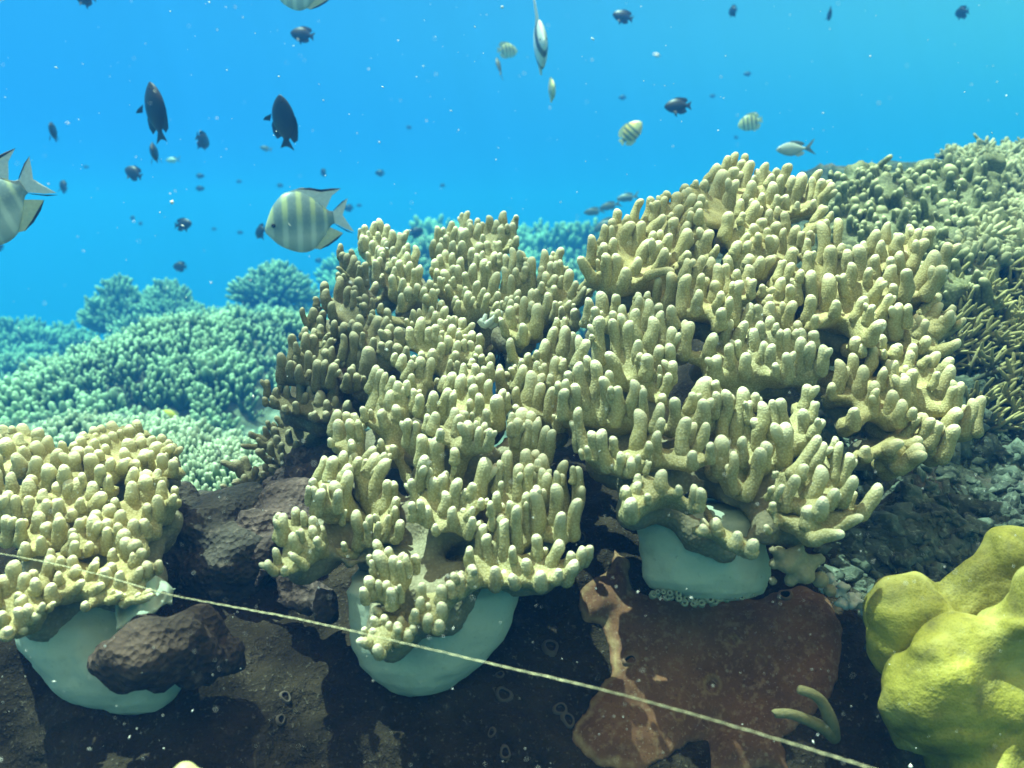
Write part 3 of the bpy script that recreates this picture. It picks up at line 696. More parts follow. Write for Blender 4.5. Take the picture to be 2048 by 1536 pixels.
def coral_material(name, base, tip, dots, dot_scale=500.0, rough=0.75):
    t = NT(name)
    p = t.pos()
    v = t.voro(p, dot_scale)
    dots_f = t.ramp(v, [(0.0, 1.0), (0.35, 0.55), (0.75, 0.0)])
    n1 = t.noise(p, 26.0, 3)
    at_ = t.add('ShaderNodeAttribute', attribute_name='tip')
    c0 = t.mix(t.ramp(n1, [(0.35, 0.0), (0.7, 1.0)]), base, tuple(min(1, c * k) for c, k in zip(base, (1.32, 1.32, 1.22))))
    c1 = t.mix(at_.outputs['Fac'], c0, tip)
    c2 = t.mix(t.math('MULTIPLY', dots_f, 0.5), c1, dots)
    n2 = t.noise(p, 90.0, 2)
    h = t.math('ADD', t.math('MULTIPLY', dots_f, 1.0), t.math('MULTIPLY', n2, 0.6))
    nb = t.bump(h, 0.6, 0.0006)
    return t.set(color=c2, rough=rough, normal=nb, spec=0.3)


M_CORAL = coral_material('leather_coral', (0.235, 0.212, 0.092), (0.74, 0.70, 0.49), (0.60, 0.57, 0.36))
M_CORAL_DARK = coral_material('shaded_leather_coral', (0.115, 0.103, 0.047), (0.40, 0.375, 0.24), (0.29, 0.27, 0.155))  # darker copy of the coral; the rear left colony's shade is in the colour
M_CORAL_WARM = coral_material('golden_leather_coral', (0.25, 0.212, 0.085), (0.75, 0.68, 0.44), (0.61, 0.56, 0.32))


def stalk_material():
    t = NT('pale_stalk')
    p = t.pos()
    n1 = t.noise(p, 9.0, 5)
    n2 = t.noise(p, 120.0, 3)
    c = t.mix(t.ramp(n1, [(0.3, 0.0), (0.75, 1.0)]), (0.36, 0.45, 0.355), (0.47, 0.55, 0.44))
    c = t.mix(t.math('MULTIPLY', t.ramp(n2, [(0.55, 0.0), (0.8, 1.0)]), 0.35), c, (0.24, 0.31, 0.235))
    n3 = t.noise(p, 330, 2)
    c = t.mix(t.math('MULTIPLY', t.ramp(n3, [(0.66, 0.0), (0.74, 1.0)]), 0.45), c, (0.20, 0.22, 0.16))
    n4 = t.noise(p, 22, 6, 0.7)
    c = t.mix(t.math('MULTIPLY', t.ramp(n4, [(0.56, 0.0), (0.72, 1.0)]), 0.4), c, (0.25, 0.29, 0.22))
    return t.set(color=c, rough=0.7, normal=t.bump(t.math('ADD', n2, n4), 0.4, 0.0018), spec=0.25)


M_STALK = stalk_material()

SEG = 12


def finger_mesh(aspect, seed, flare=0.22):
    """a soft finger of width 1 and length aspect, slightly bent, lumpy and rounded at the tip"""
    r = random.Random(seed)
    cap = 0.62
    zs = [(-0.62, 0.10), (-0.52, 0.36), (-0.30, 0.50 * (1 + 0.35 * flare)), (0.0, 0.5 * (1 + 0.42 * flare))]
    nb = max(3, int(aspect * 2.2))
    body = max(0.12, aspect - cap)
    for i in range(1, nb + 1):
        t = i / nb
        bulge = 1.0 + 0.07 * math.sin(2.2 * t * PI + seed) - 0.19 * max(0, t - 0.25)
        zs.append((body * t, 0.5 * bulge * (1 + 0.5 * flare * math.exp(-t * aspect / 0.45))))
    rt = zs[-1][1]
    for a in (25, 48, 68, 82):
        zs.append((body + cap * math.sin(math.radians(a)), rt * math.cos(math.radians(a)) ** 0.9))
    bend = r.uniform(0.02, 0.11) * aspect
    lean2 = r.uniform(-0.05, 0.05) * aspect
    V, F, tipv = [], [], []
    for z, rad in zs:
        t = min(1, max(0, z / aspect))
        cx = bend * 4 * t * (1 - t)
        cyy = lean2 * math.sin(t * PI * 2)
        for k in range(SEG):
            a = 2 * PI * k / SEG
            rr = rad * (1 + 0.07 * noise.noise(Vector((math.cos(a) * 0.9 + seed * 3.1, math.sin(a) * 0.9, z * 1.1 + seed))))
            V.append((cx + rr * math.cos(a), cyy + rr * math.sin(a), z))
            tipv.append(max(0.0, min(1.0, (z - (aspect - 0.9)) / 0.9)) ** 1.5)
    V.append((0, 0, aspect))
    tipv.append(1.0)
    n = len(zs)
    nub = None
    if seed % 3 == 0 and aspect > 1.6:
        nub = (r.uniform(0, 2 * PI), r.uniform(0.30, 0.55) * aspect, r.uniform(0.55, 0.8), r.uniform(0.7, 1.2))
    for i in range(n - 1):
        for k in range(SEG):
            k2 = (k + 1) % SEG
            F.append((i * SEG + k, i * SEG + k2, (i + 1) * SEG + k2, (i + 1) * SEG + k))
    for k in range(SEG):
        F.append(((n - 1) * SEG + k, (n - 1) * SEG + (k + 1) % SEG, n * SEG))
    if nub:                                   # a side bud, as some fingers fork
        a0, z0, w0, l0 = nub
        dirv = Vector((math.cos(a0) * 0.62, math.sin(a0) * 0.62, 0.9)).normalized()
        u = dirv.cross(Vector((0, 0, 1))).normalized()
        v = dirv.cross(u)
        o0 = len(V)
        rows = [(0.0, 0.56), (0.3, 0.52), (0.6, 0.48), (0.8, 0.40), (0.93, 0.25), (0.99, 0.1)]
        for s, rad in rows:
            c = Vector((bend * 4 * (z0 / aspect) * (1 - z0 / aspect), 0, z0)) + dirv * (s * (l0 + 0.3))
            for k in range(SEG):
                q = c + (u * math.cos(2 * PI * k / SEG) + v * math.sin(2 * PI * k / SEG)) * (rad * w0)
                V.append(q[:])
                tipv.append(max(0, s - 0.45) * 1.6)
        for i in range(len(rows) - 1):
            for k in range(SEG):
                k2 = (k + 1) % SEG
                F.append((o0 + i * SEG + k, o0 + (i + 1) * SEG + k, o0 + (i + 1) * SEG + k2, o0 + i * SEG + k2))
        F.append(tuple(o0 + (len(rows) - 1) * SEG + k for k in reversed(range(SEG))))
    me = mesh('finger', V, F)
    a = me.attributes.new('tip', 'FLOAT', 'POINT')
    a.data.foreach_set('value', tipv)
    return me


ASPECTS = [0.9, 1.35, 1.9, 2.6, 3.5, 4.6]
FINGERS = {}


def finger_data(aspect, mat):
    a = min(ASPECTS, key=lambda x: abs(math.log(x / max(aspect, 0.3))))
    key = (a, R.randrange(6), mat.name)
    if key not in FINGERS:
        me = finger_mesh(a, 11 + key[1] + int(a * 10))
        me.materials.append(mat)
        FINGERS[key] = me
    return FINGERS[key], a


_bm = bmesh.new()
bmesh.ops.create_icosphere(_bm, subdivisions=2, radius=1.0)
ICO_V = np.array([v.co[:] for v in _bm.verts])
ICO_F = np.array([[v.index for v in f.verts] for f in _bm.faces])
_bm.free()


def blob_mesh(name, balls, voxel, mat, smooth_it=8, disp=None):
    """union of balls (centre, radius or radii) as one smooth skin"""
    Vs, Fs, off = [], [], 0
    for c, r in balls:
        Vs.append(ICO_V * np.array(r) + np.array(c))
        Fs.append(ICO_F + off)
        off += len(ICO_V)
    me = np_mesh('tmp', np.vstack(Vs), np.vstack(Fs))
    o = bpy.data.objects.new('tmp', me)
    C.objects.link(o)
    m = o.modifiers.new('r', 'REMESH')
    m.mode = 'VOXEL'
    m.voxel_size = voxel
    m.use_smooth_shade = True
    if smooth_it:
        s = o.modifiers.new('s', 'SMOOTH')
        s.factor = 0.5
        s.iterations = smooth_it
    dg = bpy.context.evaluated_depsgraph_get()
    out = bpy.data.meshes.new_from_object(o.evaluated_get(dg))
    bpy.data.objects.remove(o)
    bpy.data.meshes.remove(me)
    out.name = name
    if disp:
        n = len(out.vertices)
        co = np.empty(n * 3, np.float32)
        no = np.empty(n * 3, np.float32)
        out.vertices.foreach_get('co', co)
        out.vertices.foreach_get('normal', no)
        co = co.reshape(-1, 3)
        no = no.reshape(-1, 3)
        d = np.array([disp(p) for p in co], np.float32)
        co = co + no * d[:, None]
        out.vertices.foreach_set('co', co.ravel())
        out.update()
    out.materials.clear()
    out.materials.append(mat)
    smooth(out)
    return out


def chain(a, b, ra, rb, sag=None):
    """balls from a to b"""
    a, b = Vector(a), Vector(b)
    n = max(2, int((b - a).length / (0.45 * max(0.004, min(ra, rb)))))
    n = min(n, 40)
    res = []
    for i in range(n + 1):
        t = i / n
        p = a.lerp(b, t)
        if sag is not None:
            p = p + Vector(sag) * (4 * t * (1 - t))
        res.append((tuple(p), ra + (rb - ra) * t))
    return res


def lathe_stalk(rows, mat, seed, name='stalk', seg=56, depth_ratio=0.62, sub=4):
    """rows: (py, x left, x right, depth of the front) -> rounded stalk"""
    # smooth rows by linear subdivision
    rr = []
    for i in range(len(rows) - 1):
        for k in range(sub):
            t = k / sub
            t = t * t * (3 - 2 * t) * 0.35 + t * 0.65
            rr.append([rows[i][j] + (rows[i + 1][j] - rows[i][j]) * t for j in range(4)])
    rr.append(list(rows[-1]))
    V, F = [], []
    for py, xl, xr, d in rr:
        hw = (xr - xl) / 2 / FPX * d
        c = at((xl + xr) / 2, py, d + hw * depth_ratio)
        for k in range(seg):
            a = 2 * PI * k / seg
            q = c + CAM_R * (hw * math.cos(a)) + CAM_F * (-hw * depth_ratio * math.sin(a))
            w = 0.006 * fbm(q, 14, seed, 3) + 0.0025 * fbm(q, 60, seed + 3, 3)
            q = q + (q - c).normalized() * w
            V.append(q)
    n = len(rr)
    for i in range(n - 1):
        for k in range(seg):
            k2 = (k + 1) % seg
            F.append((i * seg + k, (i + 1) * seg + k, (i + 1) * seg + k2, i * seg + k2))
    F.append(tuple(range(seg)))
    F.append(tuple(reversed(range((n - 1) * seg, n * seg))))
    return mesh(name, V, F, mat)


COLONIES = {
 'far_left': dict(label='golden finger leather coral at the left edge, on a broad bluish white stalk', hub=(150, 1180, 0.86), mat=M_CORAL_WARM,
                  foot=(200, 1400, 0.74)),
 'front_centre': dict(label='tan finger leather coral in front at centre, on a cup-shaped pale stalk', hub=(880, 1120, 0.80), mat=M_CORAL,
                      foot=(860, 1370, 0.76)),
 'rear_left': dict(label='brown finger leather coral with painted-in shade spreading left behind the centre colony, beside the green mound', hub=(690, 880, 1.06), mat=M_CORAL_DARK,
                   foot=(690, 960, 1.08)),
 'rear_centre': dict(label='pale slender-fingered leather coral behind the centre colony, below the striped fish', hub=(960, 720, 1.12), mat=M_CORAL,
                     foot=(1010, 800, 1.14)),
 'front_right': dict(label='long-fingered greenish tan leather coral right of centre, on the pale stalk above the red sponge', hub=(1380, 960, 0.86), mat=M_CORAL,
                     foot=(1410, 1180, 0.82)),
 'rear_right': dict(label='tallest leather coral, rising behind at right against the blue water and the thicket', hub=(1560, 720, 1.02), mat=M_CORAL_WARM,
                    foot=(1560, 900, 1.02)),
}
STALKS = {
 'front_centre': [(1140, 705, 1050, 0.75), (1152, 690, 1062, 0.735), (1175, 682, 1058, 0.725), (1210, 683, 1048, 0.722), (1250, 692, 1030, 0.722), (1290, 700, 1008, 0.724),
                  (1325, 718, 975, 0.728), (1352, 742, 940, 0.735), (1374, 765, 905, 0.745), (1386, 785, 850, 0.76)],
 'front_right': [(1000, 1240, 1500, 0.80), (1010, 1226, 1518, 0.78), (1035, 1246, 1530, 0.762), (1080, 1266, 1534, 0.757), (1120, 1274, 1535, 0.757), (1150, 1279, 1536, 0.758),
                 (1170, 1292, 1534, 0.762), (1182, 1318, 1526, 0.77), (1190, 1350, 1500, 0.785)],
 'far_left': [(1150, 0, 330, 0.74), (1200, 15, 290, 0.715), (1240, 25, 290, 0.705), (1290, 38, 330, 0.70), (1325, 62, 362, 0.70), (1360, 95, 378, 0.702), (1390, 128, 370, 0.706),
              (1410, 175, 345, 0.712), (1421, 225, 315, 0.722)],
 'rear_centre': [(640, 985, 1060, 1.09), (690, 1000, 1052, 1.07), (740, 1004, 1048, 1.06), (790, 1006, 1046, 1.06), (840, 1010, 1040, 1.065)],
 'rear_right': [(880, 1500, 1700, 1.08), (930, 1540, 1680, 1.07), (990, 1560, 1670, 1.08)],
 'rear_left': [(860, 600, 760, 1.06), (900, 620, 740, 1.05), (950, 630, 730, 1.06)],
}


SKIRT = {
 'front_right': [(1290, 960, 90, .81), (1370, 975, 90, .80), (1450, 985, 90, .80), (1530, 1000, 80, .80), (1240, 960, 40, .775), (1290, 975, 35, .768), (1340, 985, 35, .765), (1390, 1000, 36, .765), (1460, 1015, 46, .765), (1500, 1062, 24, .755),
                 (1520, 1030, 50, .765), (1570, 1045, 38, .765), (1350, 940, 50, .78), (1260, 920, 45, .79), (1450, 950, 60, .78), (1610, 1030, 40, .76), (1640, 990, 40, .77), (1550, 990, 50, .77)],
 'front_centre': [(760, 1115, 85, .775), (850, 1105, 90, .77), (950, 1110, 85, .77), (1020, 1115, 60, .755), (700, 1140, 30, .735), (740, 1100, 40, .75), (800, 1120, 45, .74), (860, 1120, 48, .74), (760, 1170, 35, .715), (800, 1190, 30, .705), (850, 1185, 28, .705), (870, 1140, 40, .73),
                  (920, 1145, 32, .725), (980, 1140, 40, .725), (1030, 1140, 35, .725), (1052, 1172, 20, .722), (660, 1110, 35, .735), (620, 1100, 26, .725), (750, 1228, 30, .69), (742, 1268, 24, .682),
                  (780, 1255, 24, .685), (860, 1218, 22, .69), (900, 1060, 50, .76), (820, 1040, 50, .77), (980, 1060, 50, .76), (1060, 1080, 40, .74), (610, 1160, 15, .72), (590, 1166, 12, .715)],
 'far_left': [(40, 1190, 45, .70), (100, 1190, 40, .70), (150, 1172, 40, .70), (200, 1160, 38, .70), (240, 1148, 34, .70), (280, 1128, 28, .70), (70, 1130, 50, .72), (160, 1110, 60, .73), (240, 1090, 50, .73),
              (20, 1230, 24, .69), (60, 1232, 20, .69)],
}


def tissue_material(name, a, b):
    t = NT(name)
    p = t.pos()
    n = t.noise(p, 40, 4)
    v = t.voro(p, 300)
    c = t.mix(t.ramp(n, [(0.35, 0.0), (0.7, 1.0)]), a, b)
    c = t.mix(t.math('MULTIPLY', t.ramp(v, [(0.0, 1.0), (0.5, 0.0)]), 0.3), c, (0.45, 0.43, 0.30))
    return t.set(color=c, rough=0.8, normal=t.bump(t.math('ADD', n, v), 0.6, 0.0015), spec=0.25)


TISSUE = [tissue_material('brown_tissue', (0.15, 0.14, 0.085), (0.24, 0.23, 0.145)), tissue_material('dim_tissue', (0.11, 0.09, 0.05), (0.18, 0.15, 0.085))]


def build_colony(key):
    c = COLONIES[key]
    mat = c['mat']
    foot = at(*c['foot'])
    root = thing('leather_coral', c['label'], 'coral', foot, 'finger leather corals on the reef')
    inv = Matrix.Translation(-foot)
    hub = at(*c['hub'])
    st = obj('stalk', lathe_stalk(STALKS[key], M_STALK, len(key)), root)
    st.matrix_parent_inverse = inv
    inner = []
    allb = []
    for col, sh, dlo, dhi, rows in LOBES:
        if col != key:
            continue
        ox, oy, sc = SHEET[sh]
        fs = []
        for row in rows.replace('\n', '').split(';'):
            a = [float(v) for v in row.split()]
            if len(a) == 5:
                fs.append((ox + a[0] / sc, oy + a[1] / sc, ox + a[2] / sc, oy + a[3] / sc, a[4] / sc))
        ylo = max(f[1] for f in fs)
        yhi = min(f[1] for f in fs)
        placed, balls, bases = [], [], []
        for tx, ty, bx, by, w in fs:
            t = (ylo - ty) / max(25.0, ylo - yhi)
            d = dlo + (dhi - dlo) * t + R.uniform(-0.004, 0.004)
            limg = math.hypot(tx - bx, ty - by) / FPX * d
            db = d + limg * (0.42 - 0.50 * t + R.uniform(-0.08, 0.08))
            T, B = at(tx, ty, d), at(bx, by, db)
            wm = 1.21 * w / FPX * d
            B = B + (B - T) * 0.10 + CAM_F * 0.20 * wm
            placed.append((T, B, wm))
            bases.append(B)
            balls.append((tuple(B), 0.50 * wm))
        cen = sum(bases, Vector()) / len(bases)
        low = min(b.dot(CAM_U) for b in bases)
        rt = cen + CAM_U * (low - cen.dot(CAM_U)) * 0.55 + CAM_F * 0.018
        rt = rt.lerp(hub, 0.12)
        allb += [b.lerp(rt, 0.38) for b in bases]
        spread = sum((b - cen).length for b in bases) / len(bases)
        for T, B, wm in placed:
            balls += chain(B - (T - B).normalized() * 0.2 * wm, rt.lerp(B, 0.18), 0.48 * wm, 0.66 * wm)
            balls.append((tuple(B + CAM_F * 1.5 * wm - CAM_U * 0.3 * wm), 0.78 * wm))
        balls.append((tuple(rt), spread * 0.42))
        balls += chain(rt, rt.lerp(hub, 0.75), spread * 0.40, spread * 0.34)
        body = blob_mesh('lobe', balls, 0.0058, mat, 4, lambda p: 0.0012 * nz(p, 70))
        lobe = obj('lobe', body, root)
        lobe.matrix_parent_inverse = inv
        for T, B, wm in placed:
            ax = T - B
            L = ax.length
            me, asp = finger_data(L / wm, mat)
            f = obj('finger', me, lobe)
            q = ax.to_track_quat('Z', 'Y') @ Quaternion((0, 0, 1), R.uniform(0, 2 * PI))
            side = CAM_R * R.choice((-0.75, 0.75)) * wm
            if R.random() < 0.22:
             inner.append((T - ax * R.uniform(0.10, 0.40) + side + CAM_F * R.uniform(0.7, 1.3) * wm, B + side * 0.8 + CAM_F * 1.0 * wm, wm * R.uniform(0.75, 0.95)))
            k = R.uniform(0.94, 1.08)
            f.matrix_parent_inverse = Matrix.Identity(4)
            f.matrix_world = Matrix.Translation(B) @ q.to_matrix().to_4x4() @ Matrix.Diagonal((wm * k, wm * k, L / asp, 1))

    # the shared tissue that joins the lobes and drapes over the stalk
    cap = [(tuple(b + CAM_F * R.uniform(.032, .046) - CAM_U * .010), R.uniform(.013, .018)) for b in allb]
    for px, py, r, d in SKIRT.get(key, []):
        r *= 0.66
        cap.append((tuple(at(px, py - (34 if key == 'front_right' else 8), d + 0.012 + 0.6 * r / FPX * d)), r / FPX * d))
    tm = TISSUE[key == 'rear_left']  # rear left takes the dim copy, matching its painted shade
    co_ = obj('tissue', blob_mesh('tissue', cap, 0.0070, tm, 4, lambda p: 0.0035 * fbm(p, 35, 3, 3) + 0.0015 * nz(p, 120)), root)
    co_.matrix_parent_inverse = inv
    # the shorter fingers standing behind, past the three hundred that show largest
    Vs, Fs, Ts, off = [], [], [], 0
    for T, B, wm in inner:
        ax = T - B
        me, asp = finger_data(ax.length / wm, mat)
        n = len(me.vertices)
        co = np.empty(n * 3, np.float32)
        me.vertices.foreach_get('co', co)
        tv = np.empty(n, np.float32)
        me.attributes['tip'].data.foreach_get('value', tv)
        q = ax.to_track_quat('Z', 'Y') @ Quaternion((0, 0, 1), R.uniform(0, 2 * PI))
        M = np.array(q.to_matrix()) @ np.diag((wm, wm, ax.length / asp))
        Vs.append(co.reshape(-1, 3) @ M.T + np.array(B))
        Ts.append(tv)
        Fs += [tuple(v + off for v in p.vertices) for p in me.polygons]
        off += n
    me = mesh('inner_fingers', np.vstack(Vs).tolist(), Fs, mat)
    a = me.attributes.new('tip', 'FLOAT', 'POINT')
    a.data.foreach_set('value', np.concatenate(Ts))
    io = obj('inner_fingers', me, root)
    io.matrix_parent_inverse = inv
    tag(io, None, None, None, 'stuff')


for k in COLONIES:
    build_colony(k)


# ------------------------------------------------------------------ branching coral mounds behind
def tube_np(path, radii, seg=5):
    """open-ended low tube with a rounded end; returns verts, quads (as numpy) and 0..1 height"""
    P = np.array(path, float)
    n = len(P)
    V = []
    for i in range(n):
        tg = P[min(i + 1, n - 1)] - P[max(i - 1, 0)]
        tg /= (np.linalg.norm(tg) + 1e-9)
        u = np.cross(tg, (0.31, 0.9, 0.2))
        u /= np.linalg.norm(u)
        v = np.cross(tg, u)
        for k in range(seg):
            a = 2 * PI * k / seg
            V.append(P[i] + radii[i] * (math.cos(a) * u + math.sin(a) * v))
    F = []
    for i in range(n - 1):
        for k in range(seg):
            F.append((i * seg + k, i * seg + (k + 1) % seg, (i + 1) * seg + (k + 1) % seg, (i + 1) * seg + k))
    return np.array(V), np.array(F)


def branchlet(seed, prongs=4, r0=0.085, spread=0.5, up=1.0, seg=5):
    """a little antler of unit height"""
    r = random.Random(seed)
    Vs, Fs, Hs, off = [], [], [], 0

    def add(path, rad):
        nonlocal off
        V, F = tube_np(path, rad, seg)
        Vs.append(V)
        Fs.append(F + off)
        off += len(V)
        Hs.extend([max(0, min(1, (i // seg) / (len(path) - 1.0))) for i in range(len(V))])
    for q in range(prongs):
        a = 2 * PI * q / prongs + r.uniform(-0.5, 0.5)
        s = spread * r.uniform(0.5, 1.2) * (0.25 if q == 0 else 1)
        h = up * r.uniform(0.75, 1.1)
        ex, ey = s * math.cos(a), s * math.sin(a)
        path = [(0, 0, -0.25), (ex * 0.35, ey * 0.35, h * 0.3), (ex * 0.8, ey * 0.8, h * 0.66), (ex, ey, h * 0.95), (ex * 1.0, ey * 1.0, h)]
        add(path[:1] + path[2:], [r0 * 1.1, r0, r0 * 0.78, r0 * 0.12]) if seg == 4 else add(path, [r0 * 1.2, r0 * 1.1, r0, r0 * 0.72, r0 * 0.12])
        if r.random() < (0.7 if seg > 4 else 0.12):
            b = a + r.uniform(-1.4, 1.4)
            p0 = np.array(path[1]) * 0.4 + np.array(path[2]) * 0.6
            e = p0 + np.array([0.28 * math.cos(b), 0.28 * math.sin(b), 0.30])
            add([p0, p0 * 0.5 + e * 0.5 + np.array([0, 0, -0.03]), e, e + np.array([0.01, 0, 0.07])], [r0 * 0.85, r0 * 0.8, r0 * 0.6, r0 * 0.1])
    return np.vstack(Vs), np.vstack(Fs), np.array(Hs)


BL = [branchlet(100 + i, 4, 0.112, 0.60, 1.0, 4) for i in range(10)]
BL_STOUT = [branchlet(200 + i, 3, 0.15, 0.42) for i in range(8)]


def scatter_mesh(name, spots, mat, lib):
    """spots: (point, normal direction, size)"""
    Vs, Fs, Hs, off = [], [], [], 0
    for p, n, s in spots:
        V, F, H = lib[R.randrange(len(lib))]
        q = Vector(n).to_track_quat('Z', 'Y') @ Quaternion((0, 0, 1), R.uniform(0, 6.28))
        M = np.array(q.to_matrix())
        Vs.append((V * s) @ M.T + np.array(p))
        Fs.append(F + off)
        Hs.append(H)
        off += len(V)
    me = np_mesh(name, np.vstack(Vs), np.vstack(Fs), mat)
    a = me.attributes.new('tip', 'FLOAT', 'POINT')
    a.data.foreach_set('value', np.concatenate(Hs).astype(np.float32))
    return me


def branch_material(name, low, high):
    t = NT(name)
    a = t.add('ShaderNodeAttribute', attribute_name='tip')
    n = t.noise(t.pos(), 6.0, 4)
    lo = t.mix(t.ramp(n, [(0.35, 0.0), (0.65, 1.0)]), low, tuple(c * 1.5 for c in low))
    c = t.mix(t.ramp(a.outputs['Fac'], [(0.35, 0.0), (1.0, 1.0)]), lo, high)  # gap shade and lit ends are put into the colour along each branch
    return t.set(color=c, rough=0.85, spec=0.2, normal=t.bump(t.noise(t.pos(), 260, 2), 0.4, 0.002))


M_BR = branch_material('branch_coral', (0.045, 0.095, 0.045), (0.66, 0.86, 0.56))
M_BR_PALE = branch_material('pale_branch_coral', (0.07, 0.12, 0.06), (0.74, 0.84, 0.58))
M_BR_FAR = branch_material('far_branch_coral', (0.06, 0.12, 0.07), (0.56, 0.74, 0.52))


def mound_base_mat():
    t = NT('mound_base')
    n = t.noise(t.pos(), 12, 5, 0.65)
    c = t.mix(t.ramp(n, [(0.35, 0.0), (0.7, 1.0)]), (0.05, 0.065, 0.04), (0.20, 0.23, 0.14))
    return t.set(color=c, rough=0.9, normal=t.bump(n, 1.0, 0.03), spec=0.2)


M_MB = mound_base_mat()


def coral_mound(label, c_px, d, rx, ry, rz, n, size, mat, seed, lib=None, tilt=0.0, group='mounds of branching coral behind', lump=0.16):
    """rounded mound (radii in metres) closely set with branch tips"""
    c = at(c_px[0], c_px[1], d)
    rr = random.Random(seed)
    root = thing('coral_mound', label, 'coral', c, group)

    def surf(dx, dy, dz):
        k = 1 + lump * noise.fractal(Vector((dx * 1.6 + seed, dy * 1.6, dz * 1.6)), 1.0, 2.0, 3)
        return Vector((dx * rx * k, dy * ry * k, dz * rz * k + tilt * dx * rx))
    V = []
    nu, nv = 48, 22
    for j in range(nv):
        th = math.radians(-40 + 130 * j / (nv - 1))
        for i in range(nu):
            ph = 2 * PI * i / nu
            V.append(surf(math.cos(th) * math.cos(ph), math.cos(th) * math.sin(ph), math.sin(th)))
    F = []
    for j in range(nv - 1):
        for i in range(nu):
            F.append((j * nu + i, j * nu + (i + 1) % nu, (j + 1) * nu + (i + 1) % nu, (j + 1) * nu + i))
    obj('mound', mesh('mound', V, F, M_MB), root)
    spots = []
    while len(spots) < n:
        z = rr.uniform(-0.3, 1)
        ph = rr.uniform(0, 2 * PI)
        h = math.sqrt(max(0, 1 - z * z))
        dx, dy, dz = h * math.cos(ph), h * math.sin(ph), z
        if dy > 0.45 and rr.random() < 0.8:
            continue
        p = surf(dx, dy, dz)
        cl = noise.fractal(Vector((dx * 3.2 + seed * 3, dy * 3.2, dz * 3.2)), 1.0, 2.0, 3)
        if cl < -0.30 and rr.random() < 0.75:
            continue
        c2 = noise.fractal(Vector((dx * 9.5 + seed, dy * 9.5, dz * 9.5 - seed)), 1.0, 2.0, 2)
        if c2 < -0.05 and rr.random() < 0.82:
            continue
        nn = Vector((dx / rx, dy / ry, dz / rz)).normalized()
        nn = (nn * 0.55 + Vector((rr.uniform(-.3, .3), rr.uniform(-.3, .3), 0.75))).normalized()
        spots.append((p, nn, size * rr.uniform(0.7, 1.3) * (1 + 0.35 * cl + 0.45 * max(-.3, c2))))
    b = obj('branches', scatter_mesh('branches', spots, mat, lib or BL), root)
    tag(b, None, None, None, 'stuff')
    return root


coral_mound('large green mound of fine branching coral filling the left middle distance', (400, 1010), 3.99, 1.04, 1.23, 0.768, 5200, 0.068, M_BR, 3, tilt=0.10, lump=0.05)
coral_mound('sunlit pale branching coral ledge just past the dark sponge rock', (470, 1065), 1.78, 0.264, 0.352, 0.138, 1500, 0.0337, M_BR_PALE, 5)
coral_mound('low branching coral hummock behind the left leather coral crown', (150, 1010), 2.9, 0.522, 0.435, 0.203, 1500, 0.0548, M_BR_PALE, 15)
coral_mound('bright patch of branching coral between the left colony and the big mound', (250, 1005), 2.3, 0.36, 0.3, 0.17, 1360, 0.045, M_BR_PALE, 16)
coral_mound('smooth hazy coral hummock at the left edge below the blue water', (60, 860), 5.8, 0.725, 0.725, 0.377, 1007, 0.0783, M_BR_FAR, 7)
coral_mound('hazy ragged coral ridge at far left under the horizon of blue', (110, 800), 7.4, 1.25, 0.9, 0.50, 1612, 0.10, M_BR_FAR, 9, lump=0.55)
coral_mound('hazy bushy coral crest rising to a tuft left of the big mound', (250, 765), 6.9, 0.30, 0.4, 0.22, 558, 0.085, M_BR_FAR, 11, lump=0.6)
coral_mound('pale bushy coral mound right behind the crest of the big green mound', (550, 735), 6.1, 0.85, 0.725, 0.32, 1302, 0.085, M_BR_FAR, 13, lump=0.5)
coral_mound('faint blue green coral rise far behind the centre colonies', (1010, 640), 9.28, 1.81, 1.3, 0.841, 1705, 0.157, M_BR_FAR, 17, lump=0.35)
coral_mound('nearer pale coral rise seen in the gap between centre and right colonies', (1130, 700), 5.51, 0.609, 0.652, 0.406, 852, 0.0848, M_BR_FAR, 19, lump=0.3)
coral_mound('dim coral knoll glimpsed behind the top of the rear left colony', (850, 690), 6.67, 0.58, 0.58, 0.58, 697, 0.104, M_BR_FAR, 23, lump=0.3)


def hazy_fan(label, px, py, d, w, h, seed):
    """loose bushy coral clump"""
    rr = random.Random(seed)
    c = at(px, py, d)
    root = thing('bushy_coral', label, 'coral', c, 'bushy corals on the far ridge')
    spots = []
    for i in range(240):
        a, e = rr.uniform(0, 2 * PI), rr.uniform(0.1, 1.0)
        v = Vector((w * e * math.cos(a) * 0.9, w * e * math.sin(a), h * rr.uniform(0, 1) * (1.1 - e)))
        spots.append((v, (v + Vector((0, 0, h * 0.8))).normalized(), 0.11 * rr.uniform(0.7, 1.4)))
    b = obj('branches', scatter_mesh('branches', spots, M_BR_FAR, BL), root)
    tag(b, None, None, None, 'stuff')


hazy_fan('feathery coral tuft standing up from the hazy crest at left', 240, 655, 6.5, 0.20, 0.29, 31)
hazy_fan('small bushy coral on the skyline right of the feathery tuft', 335, 640, 6.6, 0.17, 0.2, 33)
hazy_fan('small bushy coral on the skyline near the rear left colony', 545, 600, 6.2, 0.22, 0.17, 35)


# ------------------------------------------------------------------ dark sponges on the ledge
def sponge_material(name, a, b, c, pit=60):
    t = NT(name)
    p = t.pos()
    n1 = t.noise(p, 14, 6, 0.6)
    n2 = t.noise(p, 90, 4, 0.6)
    v = t.voro(p, pit * 3, 'F1')
    col = t.mix(t.ramp(n1, [(0.36, 0.0), (0.66, 1.0)]), a, b)
    col = t.mix(t.ramp(n2, [(0.56, 0.0), (0.75, 1.0)]), col, c)
    h = t.math('ADD', n2, t.math('MULTIPLY', v, 0.8))
    return t.set(color=col, rough=0.9, normal=t.bump(h, 0.9, 0.004), spec=0.2)


